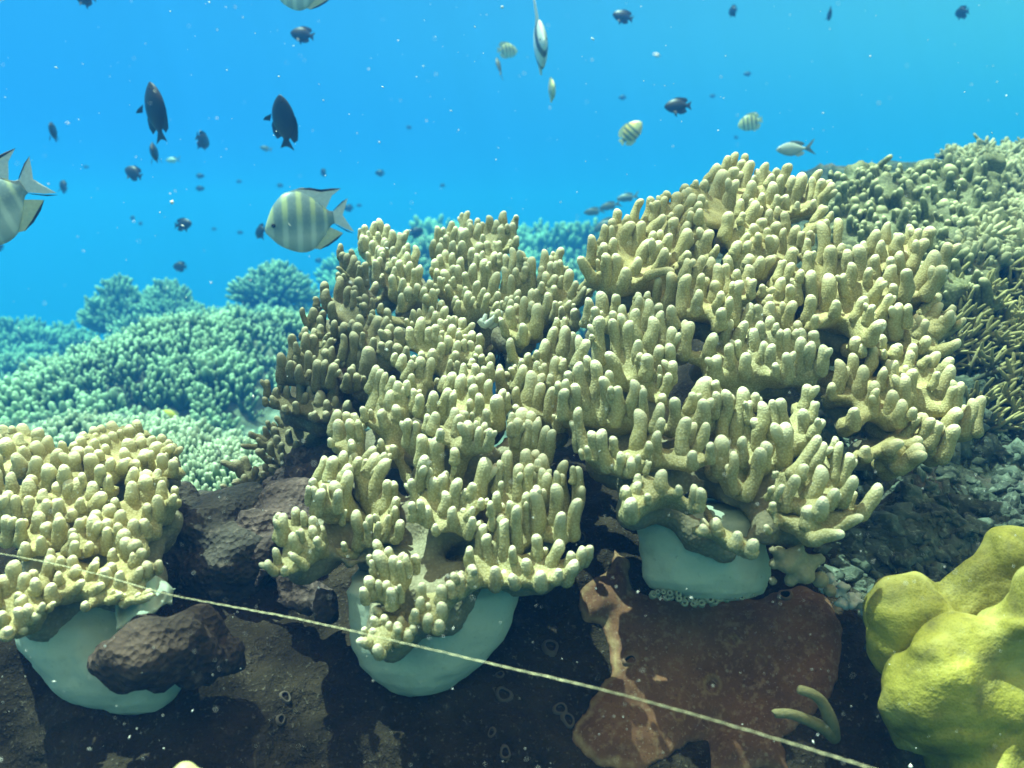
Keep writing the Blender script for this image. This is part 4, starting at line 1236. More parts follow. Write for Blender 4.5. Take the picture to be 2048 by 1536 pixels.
M_SP_DARK = sponge_material('dark_sponge', (0.028, 0.028, 0.022), (0.075, 0.066, 0.052), (0.15, 0.125, 0.10))
M_SP_PINK = sponge_material('mauve_sponge', (0.040, 0.033, 0.028), (0.13, 0.095, 0.08), (0.22, 0.165, 0.14))
M_SP_BROWN = sponge_material('brown_sponge', (0.028, 0.021, 0.015), (0.075, 0.052, 0.038), (0.13, 0.095, 0.072))


def sponge(label, pts, mat, seed, amp=0.014, voxel=0.0058, holes=()):
    """pts: (px, py, depth, radius px)"""
    balls = []
    for px, py, d, r in pts:
        balls.append((tuple(at(px, py, d)), r / FPX * d))
    me = blob_mesh('sponge', balls, voxel, mat, 6,
                   lambda p: amp * fbm(p, 16, seed, 4) + 0.35 * amp * fbm(p, 60, seed, 3) - 0.5 * amp * max(0, nz(p, 34, seed + 5)) ** 2 * 3)
    c = at(pts[0][0], pts[0][1], pts[0][2])
    me.transform(Matrix.Translation(-c))
    o = obj('sponge', me)
    o.location = c
    tag(o, label, 'sponge', 'dark sponges on the ledge')
    return o


sponge('black lumpy sponge between the left coral and the centre coral', [(395, 1090, 0.90, 100), (460, 1060, 0.93, 80), (360, 1040, 0.95, 55), (470, 1130, 0.87, 75),
        (420, 1150, 0.87, 70), (350, 1120, 0.88, 60), (420, 1010, 1.0, 45), (520, 1120, 0.87, 55), (540, 1050, 0.95, 60), (510, 1010, 1.0, 40)], M_SP_DARK, 2)
sponge('mauve topped sponge with dark pits below the small left finger lobe', [(560, 1010, 0.92, 55), (600, 1000, 0.93, 50), (520, 1060, 0.88, 50), (580, 1060, 0.89, 50),
        (630, 990, 0.95, 40), (540, 1110, 0.86, 45)], M_SP_PINK, 4)
sponge('slate coloured sponge ridge at the foot of the rear left coral', [(610, 930, 1.02, 45), (650, 930, 1.02, 40), (570, 950, 1.02, 36), (640, 970, 0.98, 42), (545, 975, 1.02, 30),
        (600, 975, 0.98, 40), (665, 905, 1.06, 26), (600, 910, 1.04, 22)], M_SP_PINK, 6)
sponge('knobbly pinkish brown sponge under the lowest fingers of the centre coral', [(590, 1150, 0.82, 34), (560, 1165, 0.82, 28), (620, 1180, 0.81, 34), (540, 1140, 0.83, 26),
        (600, 1215, 0.80, 30), (640, 1200, 0.80, 30), (560, 1200, 0.81, 24), (660, 1230, 0.79, 22), (520, 1160, 0.84, 20)], M_SP_PINK, 8, 0.02)
sponge('brown lobed sponge growing over the front of the left stalk', [(210, 1320, 0.675, 40), (250, 1315, 0.665, 55), (310, 1300, 0.67, 60), (250, 1345, 0.665, 38), (370, 1290, 0.69, 62),
        (330, 1345, 0.675, 36), (400, 1330, 0.70, 50), (300, 1260, 0.69, 30), (400, 1250, 0.72, 50), (450, 1310, 0.73, 50)], M_SP_BROWN, 10, 0.010)


# red encrusting sponge to the right of the stalk
def inside(poly, x, y):
    c = False
    j = len(poly) - 1
    for i in range(len(poly)):
        xi, yi = poly[i]
        xj, yj = poly[j]
        if (yi > y) != (yj > y) and x < (xj - xi) * (y - yi) / (yj - yi) + xi:
            c = not c
        j = i
    return c


def edge_dist(poly, x, y):
    best = 1e9
    j = len(poly) - 1
    for i in range(len(poly)):
        x1, y1 = poly[j]
        x2, y2 = poly[i]
        dx, dy = x2 - x1, y2 - y1
        t = max(0, min(1, ((x - x1) * dx + (y - y1) * dy) / (dx * dx + dy * dy)))
        best = min(best, math.hypot(x - x1 - t * dx, y - y1 - t * dy))
        j = i
    return best


RED_POLY = [(1232, 1098), (1256, 1125), (1262, 1180), (1300, 1195), (1400, 1206), (1520, 1198), (1600, 1172), (1655, 1200), (1690, 1262), (1680, 1330), (1660, 1400), (1610, 1440),
            (1560, 1480), (1580, 1540), (1420, 1545), (1420, 1470), (1350, 1500), (1280, 1540), (1190, 1530), (1140, 1470), (1165, 1430), (1190, 1390), (1230, 1340), (1222, 1290),
            (1205, 1250), (1165, 1240), (1152, 1205), (1175, 1160), (1215, 1150)]
HOLES = [(1463, 1289, 10), (1258, 1330, 12), (1417, 1379, 15), (1572, 1199, 11), (1618, 1307, 9), (1525, 1330, 8), (1350, 1440, 9)]


def red_sponge():
    t = NT('red_sponge')
    p = t.pos()
    at_ = t.add('ShaderNodeAttribute', attribute_name='rim')
    n1 = t.noise(p, 22, 5)
    n2 = t.noise(p, 160, 3)
    c = t.mix(t.ramp(n1, [(0.35, 0.0), (0.7, 1.0)]), (0.105, 0.050, 0.025), (0.175, 0.083, 0.042))
    c = t.mix(t.ramp(n2, [(0.52, 0.0), (0.7, 1.0)]), c, (0.21, 0.125, 0.07))
    n4 = t.noise(p, 420, 3, 0.6)
    c = t.mix(t.ramp(n4, [(0.62, 0.0), (0.72, 0.7)]), c, (0.30, 0.24, 0.18))
    c = t.mix(t.ramp(n4, [(0.28, 0.7), (0.40, 0.0)]), c, (0.04, 0.025, 0.018))
    sp = t.voro(p, 75, 'F1')
    c = t.mix(t.ramp(sp, [(0.0, 0.5), (0.09, 0.4), (0.14, 0.0)]), c, (0.30, 0.24, 0.17))
    c = t.mix(at_.outputs['Fac'], c, (0.40, 0.31, 0.15))
    t.set(color=c, rough=0.85, spec=0.2, normal=t.bump(n2, 0.5, 0.002))
    step = 5.0
    idx, V, rim, F = {}, [], [], []
    gx = np.arange(1140, 1700, step)
    gy = np.arange(1090, 1560, step)
    wob = lambda x, y: (9 * nz((x, y, 0), 0.03, 1) + 5 * nz((x, y, 0), 0.09, 2), 9 * nz((x, y, 5), 0.03, 3) + 5 * nz((x, y, 4), 0.09, 2))
    for i, x in enumerate(gx):
        for j, y in enumerate(gy):
            wx, wy = wob(x, y)
            ed = edge_dist(RED_POLY, x + wx, y + wy) * (1 if inside(RED_POLY, x + wx, y + wy) else -1)
            if ed < -9:
                continue
            loc, no = rock_hit(x, y)
            if loc is None:
                continue
            th = 0.012 * max(0, min(1, (ed + 4) / 45)) ** 0.8 - (0.004 if ed < -4 else 0)
            th += 0.002 * fbm((x, y, 0), 0.03, 4, 3)
            for hx, hy, hr in HOLES:
                q = math.hypot(x - hx, y - hy) / hr
                if q < 2.0:
                    th += 0.004 * math.exp(-((q - 1.1) / 0.35) ** 2) - 0.014 * max(0, 1 - q)
            idx[(i, j)] = len(V)
            V.append(loc + no * th)
            rm = max(0, 1 - abs(ed - 5) / 9) * (0.6 if x < 1270 else 0.12) * (0.6 + 0.6 * nz((x, y, 0), 0.05, 6))
            for hx, hy, hr in HOLES:
                q = math.hypot(x - hx, y - hy) / hr
                rm = max(rm, 0.25 * math.exp(-((q - 1.15) / 0.22) ** 2))
            rim.append(max(0, min(1, rm)))
    for (i, j), a in idx.items():
        b, c2, d = idx.get((i + 1, j)), idx.get((i + 1, j + 1)), idx.get((i, j + 1))
        if None not in (b, c2, d):
            F.append((a, d, c2, b))
    # keep the one connected sheet
    par = list(range(len(V)))

    def find(i):
        while par[i] != i:
            par[i] = par[par[i]]
            i = par[i]
        return i
    for f in F:
        for q in f[1:]:
            par[find(q)] = find(f[0])
    cnt = {}
    for f in F:
        cnt[find(f[0])] = cnt.get(find(f[0]), 0) + 1
    big = max(cnt, key=cnt.get)
    F = [f for f in F if find(f[0]) == big]
    used = sorted({v for f in F for v in f})
    mp = {v: i for i, v in enumerate(used)}
    V = [V[v] for v in used]
    rim = [rim[v] for v in used]
    F = [tuple(mp[v] for v in f) for f in F]
    me = mesh('encrusting_sponge', V, F, t.m)
    a = me.attributes.new('rim', 'FLOAT', 'POINT')
    a.data.foreach_set('value', rim)
    o = obj('encrusting_sponge', me)
    sm = o.modifiers.new('soft', 'SMOOTH')
    sm.factor = 0.5
    sm.iterations = 14
    sol = o.modifiers.new('thick', 'SOLIDIFY')
    sol.thickness = 0.003
    sol.offset = -1
    tag(o, 'rust red encrusting sponge with yellow rim below the right stalk', 'sponge')
    hm = NT('osculum_dark').set(color=(0.012, 0.009, 0.007), rough=0.95)
    rimm = NT('osculum_rim').set(color=(0.17, 0.10, 0.06), rough=0.85)
    for hx, hy, hr in HOLES:
        hole_at(hx, hy, hr * 0.85, o, hm, rimm, 0.009)


def hole_at(hx, hy, hr, parent, hm, rimm, lift):
    """an osculum: raised ring with a dark cup"""
    loc, no = rock_hit(hx, hy)
    if loc is None:
        return
    d = loc.dot(CAM_F)
    r = hr / FPX * d
    V, F = [], []
    prof = [(1.45, -0.3), (1.3, 0.25), (1.05, 0.42), (0.85, 0.25), (0.75, -0.3), (0.55, -0.9), (0.0, -1.0)]
    n = 16
    for rr_, z in prof:
        for k in range(n):
            a = 2 * PI * k / n
            w = 1 + 0.14 * math.sin(2 * a + hx) + 0.08 * math.sin(3 * a + hy)
            V.append((r * rr_ * w * math.cos(a), r * rr_ * w * math.sin(a), r * z))
    for i in range(len(prof) - 1):
        for k in range(n):
            F.append((i * n + k, i * n + (k + 1) % n, (i + 1) * n + (k + 1) % n, (i + 1) * n + k))
    me = mesh('osculum', V, F, rimm)
    me.materials.append(hm)
    for pi_, po in enumerate(me.polygons):
        po.material_index = 1 if pi_ >= 3 * n else 0
    o = obj('osculum', me, parent)
    q = no.to_track_quat('Z', 'Y')
    o.matrix_world = Matrix.Translation(loc + no * lift) @ q.to_matrix().to_4x4()


red_sponge()
_hm = NT('pore_dark').set(color=(0.008, 0.007, 0.006), rough=0.95)
_rm = NT('pore_rim').set(color=(0.07, 0.055, 0.04), rough=0.85)
for hx, hy, hr in [(1100, 1296, 14), (1008, 1390, 12), (1120, 1418, 10), (1135, 1440, 11), (985, 1465, 7), (1010, 1505, 9), (570, 1395, 9), (560, 1440, 8), (1160, 1075, 9), (1000, 1350, 6)]:
    hole_at(hx, hy, hr, ROCK, _hm, _rm, 0.001)


# ------------------------------------------------------------------ small growths on the ledge
def tube_mesh(name, pts, mat, seg=10, closed=True):
    """pts: (Vector, radius)"""
    V, F = [], []
    n = len(pts)
    for i, (p, r) in enumerate(pts):
        tg = (pts[min(i + 1, n - 1)][0] - pts[max(i - 1, 0)][0]).normalized()
        u = tg.cross(Vector((0.2, 0.3, 0.93))).normalized()
        v = tg.cross(u)
        for k in range(seg):
            a = 2 * PI * k / seg
            V.append(p + r * (math.cos(a) * u + math.sin(a) * v))
    for i in range(n - 1):
        for k in range(seg):
            F.append((i * seg + k, i * seg + (k + 1) % seg, (i + 1) * seg + (k + 1) % seg, (i + 1) * seg + k))
    if closed:
        F.append(tuple(reversed(range(seg))))
        F.append(tuple(range((n - 1) * seg, n * seg)))
    return mesh(name, V, F, mat)


def curve_px(pts, n=24):
    """pts: (px, py, d, r px) -> smooth list of (point, radius)"""
    A = catmull(pts, n)
    return [(at(*map(float, a[:3])), float(a[3] / FPX * a[2])) for a in A]


# pale polyps round the foot of the right stalk
def polyp_cluster():
    loc, no = rock_hit(1410, 1200)
    root = thing('polyp_cluster', 'row of tiny pale green polyps along the foot of the right stalk', 'polyps', loc)
    mt = NT('pale_polyp').set(color=(0.22, 0.27, 0.20), rough=0.7)
    dk = NT('polyp_mouth').set(color=(0.03, 0.05, 0.04), rough=0.7)
    base = None
    r0 = random.Random(5)
    for i in range(40):
        px = 1306 + i * 5.0 + r0.uniform(-4, 4)
        py = 1184 + 10 * math.sin((px - 1306) / 200 * PI) + r0.uniform(-5, 8) + (6 if 1360 < px < 1430 else 0)
        l2, n2 = rock_hit(px, py)
        if l2 is None:
            continue
        p = at(px, py, 0.772 + r0.uniform(-0.004, 0.004))
        if base is None:
            V, F = [], []
            prof = [(0.9, -1.0), (1.0, -0.1), (1.05, 0.25), (0.85, 0.42), (0.55, 0.36), (0.36, 0.15), (0.0, 0.0)]
            n = 10
            for rr_, z in prof:
                for k in range(n):
                    V.append((rr_ * math.cos(2 * PI * k / n), rr_ * math.sin(2 * PI * k / n), z))
            for a in range(len(prof) - 1):
                for k in range(n):
                    F.append((a * n + k, a * n + (k + 1) % n, (a + 1) * n + (k + 1) % n, (a + 1) * n + k))
            base = mesh('polyp', V, F, mt)
            base.materials.append(dk)
            for k, po in enumerate(base.polygons):
                po.material_index = 1 if k >= 5 * n else 0
        o = obj('polyp', base, root)
        d = (Vector((0, 0, 0)) - p).normalized() + Vector((r0.uniform(-.6, .6), 0, r0.uniform(-.2, .8)))
        s = r0.uniform(4.5, 8.5) / FPX * 0.77
        o.matrix_world = Matrix.Translation(p) @ d.to_track_quat('Z', 'Y').to_matrix().to_4x4() @ Matrix.Diagonal((s, s, s, 1))
        o.matrix_parent_inverse = Matrix.Translation(-loc)
        o.matrix_basis = Matrix.Translation(p) @ d.to_track_quat('Z', 'Y').to_matrix().to_4x4() @ Matrix.Diagonal((s, s, s, 1))


polyp_cluster()

# drooping knobbly soft coral beside the right stalk
M_KNOB = coral_material('brown_soft_coral', (0.21, 0.19, 0.115), (0.42, 0.38, 0.24), (0.36, 0.33, 0.2), 300)
kb = []
for px, py, r, d in [(1590, 1115, 24, .745), (1560, 1105, 15, .74), (1575, 1130, 20, .74), (1622, 1125, 17, .745), (1640, 1118, 12, .745), (1610, 1150, 20, .74), (1640, 1160, 18, .75), (1580, 1160, 14, .745),
                     (1548, 1128, 11, .745), (1660, 1180, 14, .765), (1545, 1162, 10, .75), (1545, 1100, 9, .735), (1600, 1098, 12, .745)]:
    kb.append((tuple(at(px, py, d)), r / FPX * d))
kme = blob_mesh('soft_coral', kb, 0.0024, M_KNOB, 2, lambda p: 0.0010 * fbm(p, 90, 3, 3))
kc = at(1600, 1150, .76)
kme.transform(Matrix.Translation(-kc))
ko = obj('soft_coral', kme)
ko.location = kc
tag(ko, 'small drooping brown knobbly soft coral right beside the right stalk', 'soft coral')

# pale torn flap of the left stalk's edge
def flap():
    t = NT('pale_flap')
    n = t.noise(t.pos(), 40, 4)
    t.set(color=t.mix(n, (0.26, 0.32, 0.27), (0.36, 0.42, 0.35)), rough=0.5, normal=t.bump(n, 0.4, 0.003))
    top = [(245, 1150, .735), (280, 1140, .735), (310, 1150, .74), (335, 1165, .742), (348, 1180, .74)]
    bot = [(232, 1258, .685), (262, 1240, .688), (300, 1225, .69), (322, 1214, .705), (344, 1202, .722)]
    V, F = [], []
    nu, nv = 26, 14
    T = catmull(top, nu)
    B = catmull(bot, nu)
    for i in range(nu):
        for j in range(nv):
            s = j / (nv - 1)
            q = T[i] * (1 - s) + B[i] * s
            V.append(at(q[0], q[1], q[2] + 0.010 * math.sin(s * PI) * math.sin(i * 0.55) + 0.006 * fbm((q[0], q[1], 0), 0.03, 2, 3)))
    for i in range(nu - 1):
        for j in range(nv - 1):
            F.append((i * nv + j, i * nv + j + 1, (i + 1) * nv + j + 1, (i + 1) * nv + j))
    root = [o for o in bpy.data.objects if o.get('label', '').startswith('golden finger')][0]
    o = obj('stalk_flap', mesh('stalk_flap', V, F, M_STALK), root)
    o.matrix_parent_inverse = Matrix.Translation(-root.location)
    sm = o.modifiers.new('thick', 'SOLIDIFY')
    sm.thickness = 0.003


flap()

# tan Y-shaped finger sponge low on the right
def finger_sponge():
    t = NT('finger_sponge')
    n = t.noise(t.pos(), 140, 3)
    t.set(color=t.mix(n, (0.13, 0.12, 0.05), (0.26, 0.23, 0.11)), rough=0.85, normal=t.bump(n, 0.8, 0.002))
    c = at(1652, 1452, .70)
    root = thing('finger_sponge', 'tan two-branched finger sponge lying on the rock left of the yellow coral', 'sponge', c)
    for pts in ([(1597, 1378, .69, 8), (1602, 1380, .69, 9.5), (1625, 1388, .69, 10), (1642, 1402, .695, 11), (1656, 1428, .70, 13), (1664, 1452, .71, 14), (1668, 1475, .73, 13)],
                [(1548, 1428, .685, 7), (1552, 1427, .685, 9), (1580, 1428, .685, 10), (1610, 1438, .69, 11), (1636, 1450, .70, 12), (1656, 1462, .71, 13), (1668, 1475, .73, 13)]):
        o = obj('branch', tube_mesh('branch', curve_px(pts, 26), t.m, 12), root)
        o.matrix_parent_inverse = Matrix.Translation(-c)


finger_sponge()


# little pale shells, worm tubes and rubble stuck on the rock
def crumbs():
    t = NT('pale_rubble')
    n = t.noise(t.pos(), 120, 4)
    t.set(color=t.mix(n, (0.34, 0.40, 0.34), (0.66, 0.70, 0.62)), rough=0.7, normal=t.bump(n, 0.7, 0.003))
    me = []
    balls = []
    r0 = random.Random(8)
    for i in range(46):
        s = i / 45
        px = 1645 + 85 * s + r0.uniform(-14, 14)
        py = 1160 + 52 * s + r0.uniform(-16, 22)
        loc, no = rock_hit(px, py)
        r = r0.uniform(4, 9) / FPX * .85
        balls.append((tuple(at(px, py, 0.795 + r0.uniform(-.012, .012))), (r * r0.uniform(.7, 1.6), r, r * r0.uniform(.6, 1.2))))
    m = blob_mesh('rubble', balls, 0.0022, t.m, 1, lambda p: 0.0025 * fbm(p, 120, 1, 3))
    c = at(1690, 1190, .80)
    m.transform(Matrix.Translation(-c))
    o = obj('coral_rubble', m)
    o.location = c
    tag(o, 'bright white coral rubble wedged between red sponge and yellow coral', 'rubble')


crumbs()


def nodules():
    """crust lumps all over the right hand slope: nobody could count them"""
    t = NT('crust')
    p = t.pos()
    n1 = t.noise(p, 24, 4)
    n2 = t.noise(p, 150, 3)
    c = t.mix(t.ramp(n1, [(0.36, 0.0), (0.62, 1.0)]), (0.02, 0.030, 0.02), (0.085, 0.12, 0.085))
    c = t.mix(t.ramp(n2, [(0.55, 0.0), (0.7, 1.0)]), c, (0.16, 0.20, 0.15))
    t.set(color=c, rough=0.9, normal=t.bump(n2, 0.9, 0.003))
    r0 = random.Random(12)
    Vs, Fs, off = [], [], 0
    for i in range(750):
        px = r0.uniform(1640, 2130)
        py = r0.uniform(820, 1330)
        if px < 1740 and py > 1180:
            continue
        loc, no = rock_hit(px, py)
        if loc is None:
            continue
        s = r0.choice((4, 5, 7, 9, 12, 16, 22)) / FPX * loc.dot(CAM_F)
        V = ICO_V.copy()
        sd = r0.uniform(0, 99)
        k = np.array([1 + 0.95 * noise.fractal(Vector((v[0] * 1.3 + sd, v[1] * 1.3, v[2] * 1.3)), 1.0, 2.0, 2) for v in V])
        V = V * k[:, None] * np.array([s * r0.uniform(.7, 1.6), s * r0.uniform(.7, 1.4), s * r0.uniform(.3, .8)])
        M = np.array(no.to_track_quat('Z', 'Y').to_matrix())
        Vs.append(V @ M.T + np.array(loc))
        Fs.append(ICO_F + off)
        off += len(V)
    o = obj('encrusting_growth', np_mesh('encrusting_growth', np.vstack(Vs), np.vstack(Fs), t.m))
    tag(o, 'grey green crusts covering the right hand reef slope', None, None, 'stuff')


nodules()


# ------------------------------------------------------------------ yellow lobed coral, lower right
def yellow_coral():
    t = NT('yellow_coral')
    p = t.pos()
    n1 = t.noise(p, 11, 4)
    n2 = t.noise(p, 420, 2)
    v = t.voro(p, 520)
    c = t.mix(t.ramp(n1, [(0.35, 0.0), (0.68, 1.0)]), (0.115, 0.11, 0.013), (0.32, 0.295, 0.038))
    c = t.mix(t.math('MULTIPLY', t.ramp(v, [(0.1, 0.0), (0.6, 1.0)]), 0.2), c, (0.60, 0.52, 0.12))
    n3 = t.noise(p, 55, 4)
    c = t.mix(t.math('MULTIPLY', t.ramp(n3, [(0.48, 0.0), (0.7, 1.0)]), 0.7), c, (0.11, 0.10, 0.03))
    n5 = t.noise(p, 28, 4)
    c = t.mix(t.math('MULTIPLY', t.ramp(n5, [(0.52, 0.0), (0.72, 1.0)]), 0.6), c, (0.50, 0.46, 0.15))
    t.set(color=c, rough=0.65, normal=t.bump(t.noise(p, 85, 4), 0.55, 0.005, t.bump(t.math('ADD', n2, v), 0.2, 0.0012)), spec=0.25)
    L = [  # px, py, depth of centre, radius px
        [(1800, 1215, .71, 66), (1768, 1200, .71, 42), (1850, 1205, .71, 66), (1800, 1270, .71, 70), (1772, 1310, .72, 45), (1900, 1178, .72, 52), (1945, 1160, .72, 50), (1900, 1240, .70, 60),
         (1985, 1150, .72, 60), (2020, 1118, .72, 68), (2080, 1120, .72, 80), (2050, 1180, .71, 70), (1960, 1210, .72, 66), (2000, 1200, .73, 70), (1880, 1290, .72, 70)],
        [(1880, 1390, .67, 112), (1960, 1300, .67, 105), (1900, 1330, .66, 84), (2010, 1400, .66, 135), (1960, 1480, .67, 145), (1830, 1380, .68, 78), (1870, 1460, .69, 88), (2060, 1500, .67, 160),
         (1990, 1560, .67, 140), (2060, 1640, .68, 180), (2050, 1260, .65, 85), (2120, 1230, .65, 110), (2120, 1350, .65, 120), (2160, 1500, .66, 150)],
    ]
    c0 = at(1960, 1500, .72)
    root = thing('lobed_coral', 'big mustard yellow lobed coral filling the lower right corner', 'coral', c0)

    def folds(p):
        w = p + 0.05 * np.array([nz(p, 9, 1), nz(p, 9, 2), nz(p, 9, 3)])
        n1 = nz(w, 11.0, 5)
        n2 = nz(w, 21.0, 8)
        cr = math.exp(-(n1 / 0.16) ** 2)
        c2 = math.exp(-(n2 / 0.14) ** 2)
        return -0.012 * cr - 0.005 * c2 + 0.008 * abs(n1) + 0.0035 * nz(p, 45, 3) + 0.0008 * fbm(p, 110, 2, 2)
    for k, lobes in enumerate(L):
        balls = [(tuple(at(px, py, d + r / FPX * d * 0.5)), r / FPX * d) for px, py, d, r in lobes]
        me = blob_mesh('lobe', balls, 0.0052, t.m, 20, folds)
        o = obj('lobe', me, root)
        o.matrix_parent_inverse = Matrix.Translation(-c0)
        sm = o.modifiers.new('soft', 'SMOOTH')
        sm.factor = 0.5
        sm.iterations = 3


yellow_coral()

# small bright coral tip poking up at the bottom edge
bm_balls = [(tuple(at(px, py, .50)), r / FPX * .5) for px, py, r in [(370, 1550, 27), (345, 1562, 22), (400, 1560, 22), (370, 1600, 45), (420, 1580, 16)]]
bme = blob_mesh('yellow_coral', bm_balls, 0.0016, NT('bright_knob').set(color=(0.74, 0.70, 0.30), rough=0.5), 3)
bc = at(370, 1600, .5)
bme.transform(Matrix.Translation(-bc))
bo = obj('yellow_coral', bme)
bo.location = bc
tag(bo, 'bright yellow white coral knob cut off by the bottom edge', 'coral')
# the boulder under it, out of frame, that carries the knob
blob = blob_mesh('boulder', [(tuple(at(370, 1820, .56)), .062), (tuple(at(300, 1900, .60)), .08), (tuple(at(460, 1900, .60)), .08), (tuple(at(380, 1720, .53)), .028)], 0.008, M_SP_BROWN, 4,
                 lambda p: 0.006 * fbm(p, 30, 2, 3))
tag(obj('boulder', blob), 'low boulder under the bottom edge', None, None, 'structure')


# ------------------------------------------------------------------ the thicket on the right
M_STUB = coral_material('stub_coral', (0.085, 0.095, 0.04), (0.55, 0.53, 0.29), (0.34, 0.34, 0.19), 240)  # bright tip colour stands in for sunlit knob tops
M_ANT = branch_material('antler_coral', (0.030, 0.036, 0.020), (0.36, 0.33, 0.14))  # dark stems and yellow tips paint shade and sunlight into the colour
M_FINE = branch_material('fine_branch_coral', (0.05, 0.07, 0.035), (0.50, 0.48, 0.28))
STUBS = """380 230 380 320 70;175 270 170 360 110;240 290 230 380 80;320 350 320 450 110;570 200 560 300 70;660 200 650 290 60;500 270 490 370 80;660 270 660 390 130;
780 235 780 330 60;520 360 500 410 80;910 240 890 300 80;1010 200 1000 290 100;1170 175 1170 280 90;1300 80 1290 300 100;1290 190 1290 400 180;1390 155 1380 260 60;1480 140 1490 240 80;
890 345 910 580 110;1050 290 1050 590 110;1230 390 1220 500 120;1420 340 1420 430 110;1360 560 1350 680 140;1250 540 1250 700 140;870 580 900 680 130;610 600 640 760 150;500 560 500 830 100;
310 710 380 940 100;400 650 420 760 90;190 490 190 580 130;520 430 520 520 150;600 500 610 580 80;690 450 690 540 100;760 490 770 580 100;220 590 260 900 80;150 620 180 700 80;780 640 740 760 110;
1550 540 1540 900 130;1660 600 1640 820 120;1700 1030 1740 1150 100;110 255 110 330 60;440 320 440 420 90;580 330 580 440 80;720 330 720 430 70;840 320 850 420 80;960 280 960 380 70;
1090 250 1100 360 80;1080 420 1100 560 90;960 440 960 600 80;640 420 640 520 80;440 480 440 600 90;340 520 340 640 100;260 440 260 540 90;1180 480 1180 620 110;1320 460 1320 560 100;
1480 620 1490 760 110;1420 720 1440 860 120;1600 780 1600 930 140;1500 860 1500 1000 150;1380 860 1390 980 110;1280 750 1290 860 80;1620 960 1620 1090 130"""


def stub_coral():
    c = at(1800, 480, 1.5)
    root = thing('stub_coral', 'olive coral of short stubby knobs along the crest right of the tallest colony', 'coral', c)
    balls = []
    fs = []
    for row in STUBS.replace('\n', '').split(';'):
        a = [float(v) for v in row.split()]
        px, py, bx, by, w = 1640 + a[0] / 5.02, 290 + a[1] / 5.02, 1640 + a[2] / 5.02, 290 + a[3] / 5.02, a[4] / 5.02
        d = 1.66 - 0.0016 * (py - 320)
        T, B = at(px, py, d), at(bx, by, d + 0.012)
        wm = w / FPX * d
        fs.append((T, B, wm))
        e = B + CAM_F * 0.07 - CAM_U * 0.05
        balls += chain(B, e, 0.62 * wm, 0.9 * wm)
    for px in range(1650, 1990, 22):
        for py in range(340, 640, 22):
            if py < 352 + 14 * math.sin(px * .05) or py > 620 - max(0, (1790 - px)) * 0.9:
                continue
            d = 1.66 - 0.0016 * (py - 320) + 0.085
            balls.append((tuple(at(px + R.uniform(-9, 9), py + R.uniform(-9, 9), d + R.uniform(-.03, .02))), R.uniform(.016, .034)))
    me = blob_mesh('body', balls, 0.0075, M_STUB, 2, lambda p: 0.010 * fbm(p, 40, 4, 4))
    b = obj('body', me, root)
    inv = Matrix.Translation(-c)
    b.matrix_parent_inverse = inv
    bv = BVHTree.FromPolygons([v.co.copy() for v in me.vertices], [tuple(p.vertices) for p in me.polygons])
    n = 0
    while n < 215:
        px, py = R.uniform(1650, 1975), R.uniform(335, 600)
        loc, no, i, dist = bv.ray_cast(Vector((0, 0, 0)), at(px, py, 1).normalized(), 3)
        n += 1
        if loc is None:
            continue
        d = (no * .6 + Vector((R.uniform(-.4, .4), R.uniform(-.3, .1), .8))).normalized()
        wm = R.choice((9, 11, 13, 15, 18)) / FPX * 1.5
        L = wm * R.uniform(.9, 2.6)
        fs.append((loc + d * L, loc - d * .3 * wm, wm))
    for T, B, wm in fs:
        ax = T - B
        data, asp = finger_data(max(0.8, ax.length / wm), M_STUB)
        f = obj('knob', data, root)
        f.matrix_parent_inverse = inv
        q = ax.to_track_quat('Z', 'Y') @ Quaternion((0, 0, 1), R.uniform(0, 6.28))
        f.matrix_basis = Matrix.Translation(B) @ q.to_matrix().to_4x4() @ Matrix.Diagonal((wm, wm, ax.length / asp, 1))


stub_coral()


def antler(seed, mat):
    """one forked branch of unit length along +Z, as its own mesh"""
    r = random.Random(seed)
    bmv, bmf, hs, off = [], [], [], 0

    def add(path, rad):
        nonlocal off
        V, F = tube_np(path, rad, 7)
        bmv.append(V)
        bmf.append(F + off)
        off += len(V)
        hs.extend([min(1, max(0, v[2])) for v in V])
    bx, by = r.uniform(-.12, .12), r.uniform(-.12, .12)
    main = [(0, 0, -0.2), (bx, by, .25), (bx * 1.6 + .02, by, .55), (bx, by * .5, .85), (bx * .8, by * .3, 1.0), (bx * .8, by * .3, 1.03)]
    add(main, [.085, .078, .07, .058, .040, .006])
    for k in range(r.choice((1, 2, 2, 3))):
        z = r.uniform(.3, .75)
        a = r.uniform(0, 6.28)
        L = r.uniform(.28, .5)
        p = np.array([bx * 1.2, by, z])
        e1 = p + L * .55 * np.array([math.cos(a), math.sin(a), .55])
        e2 = e1 + L * .55 * np.array([math.cos(a) * .6, math.sin(a) * .6, .9])
        add([p, e1, (e1 + e2) / 2, e2, e2 + np.array([0, 0, .03])], [.066, .058, .05, .036, .006])
    me = np_mesh('branch', np.vstack(bmv), np.vstack(bmf), mat)
    a = me.attributes.new('tip', 'FLOAT', 'POINT')
    a.data.foreach_set('value', np.array(hs, np.float32))
    return me


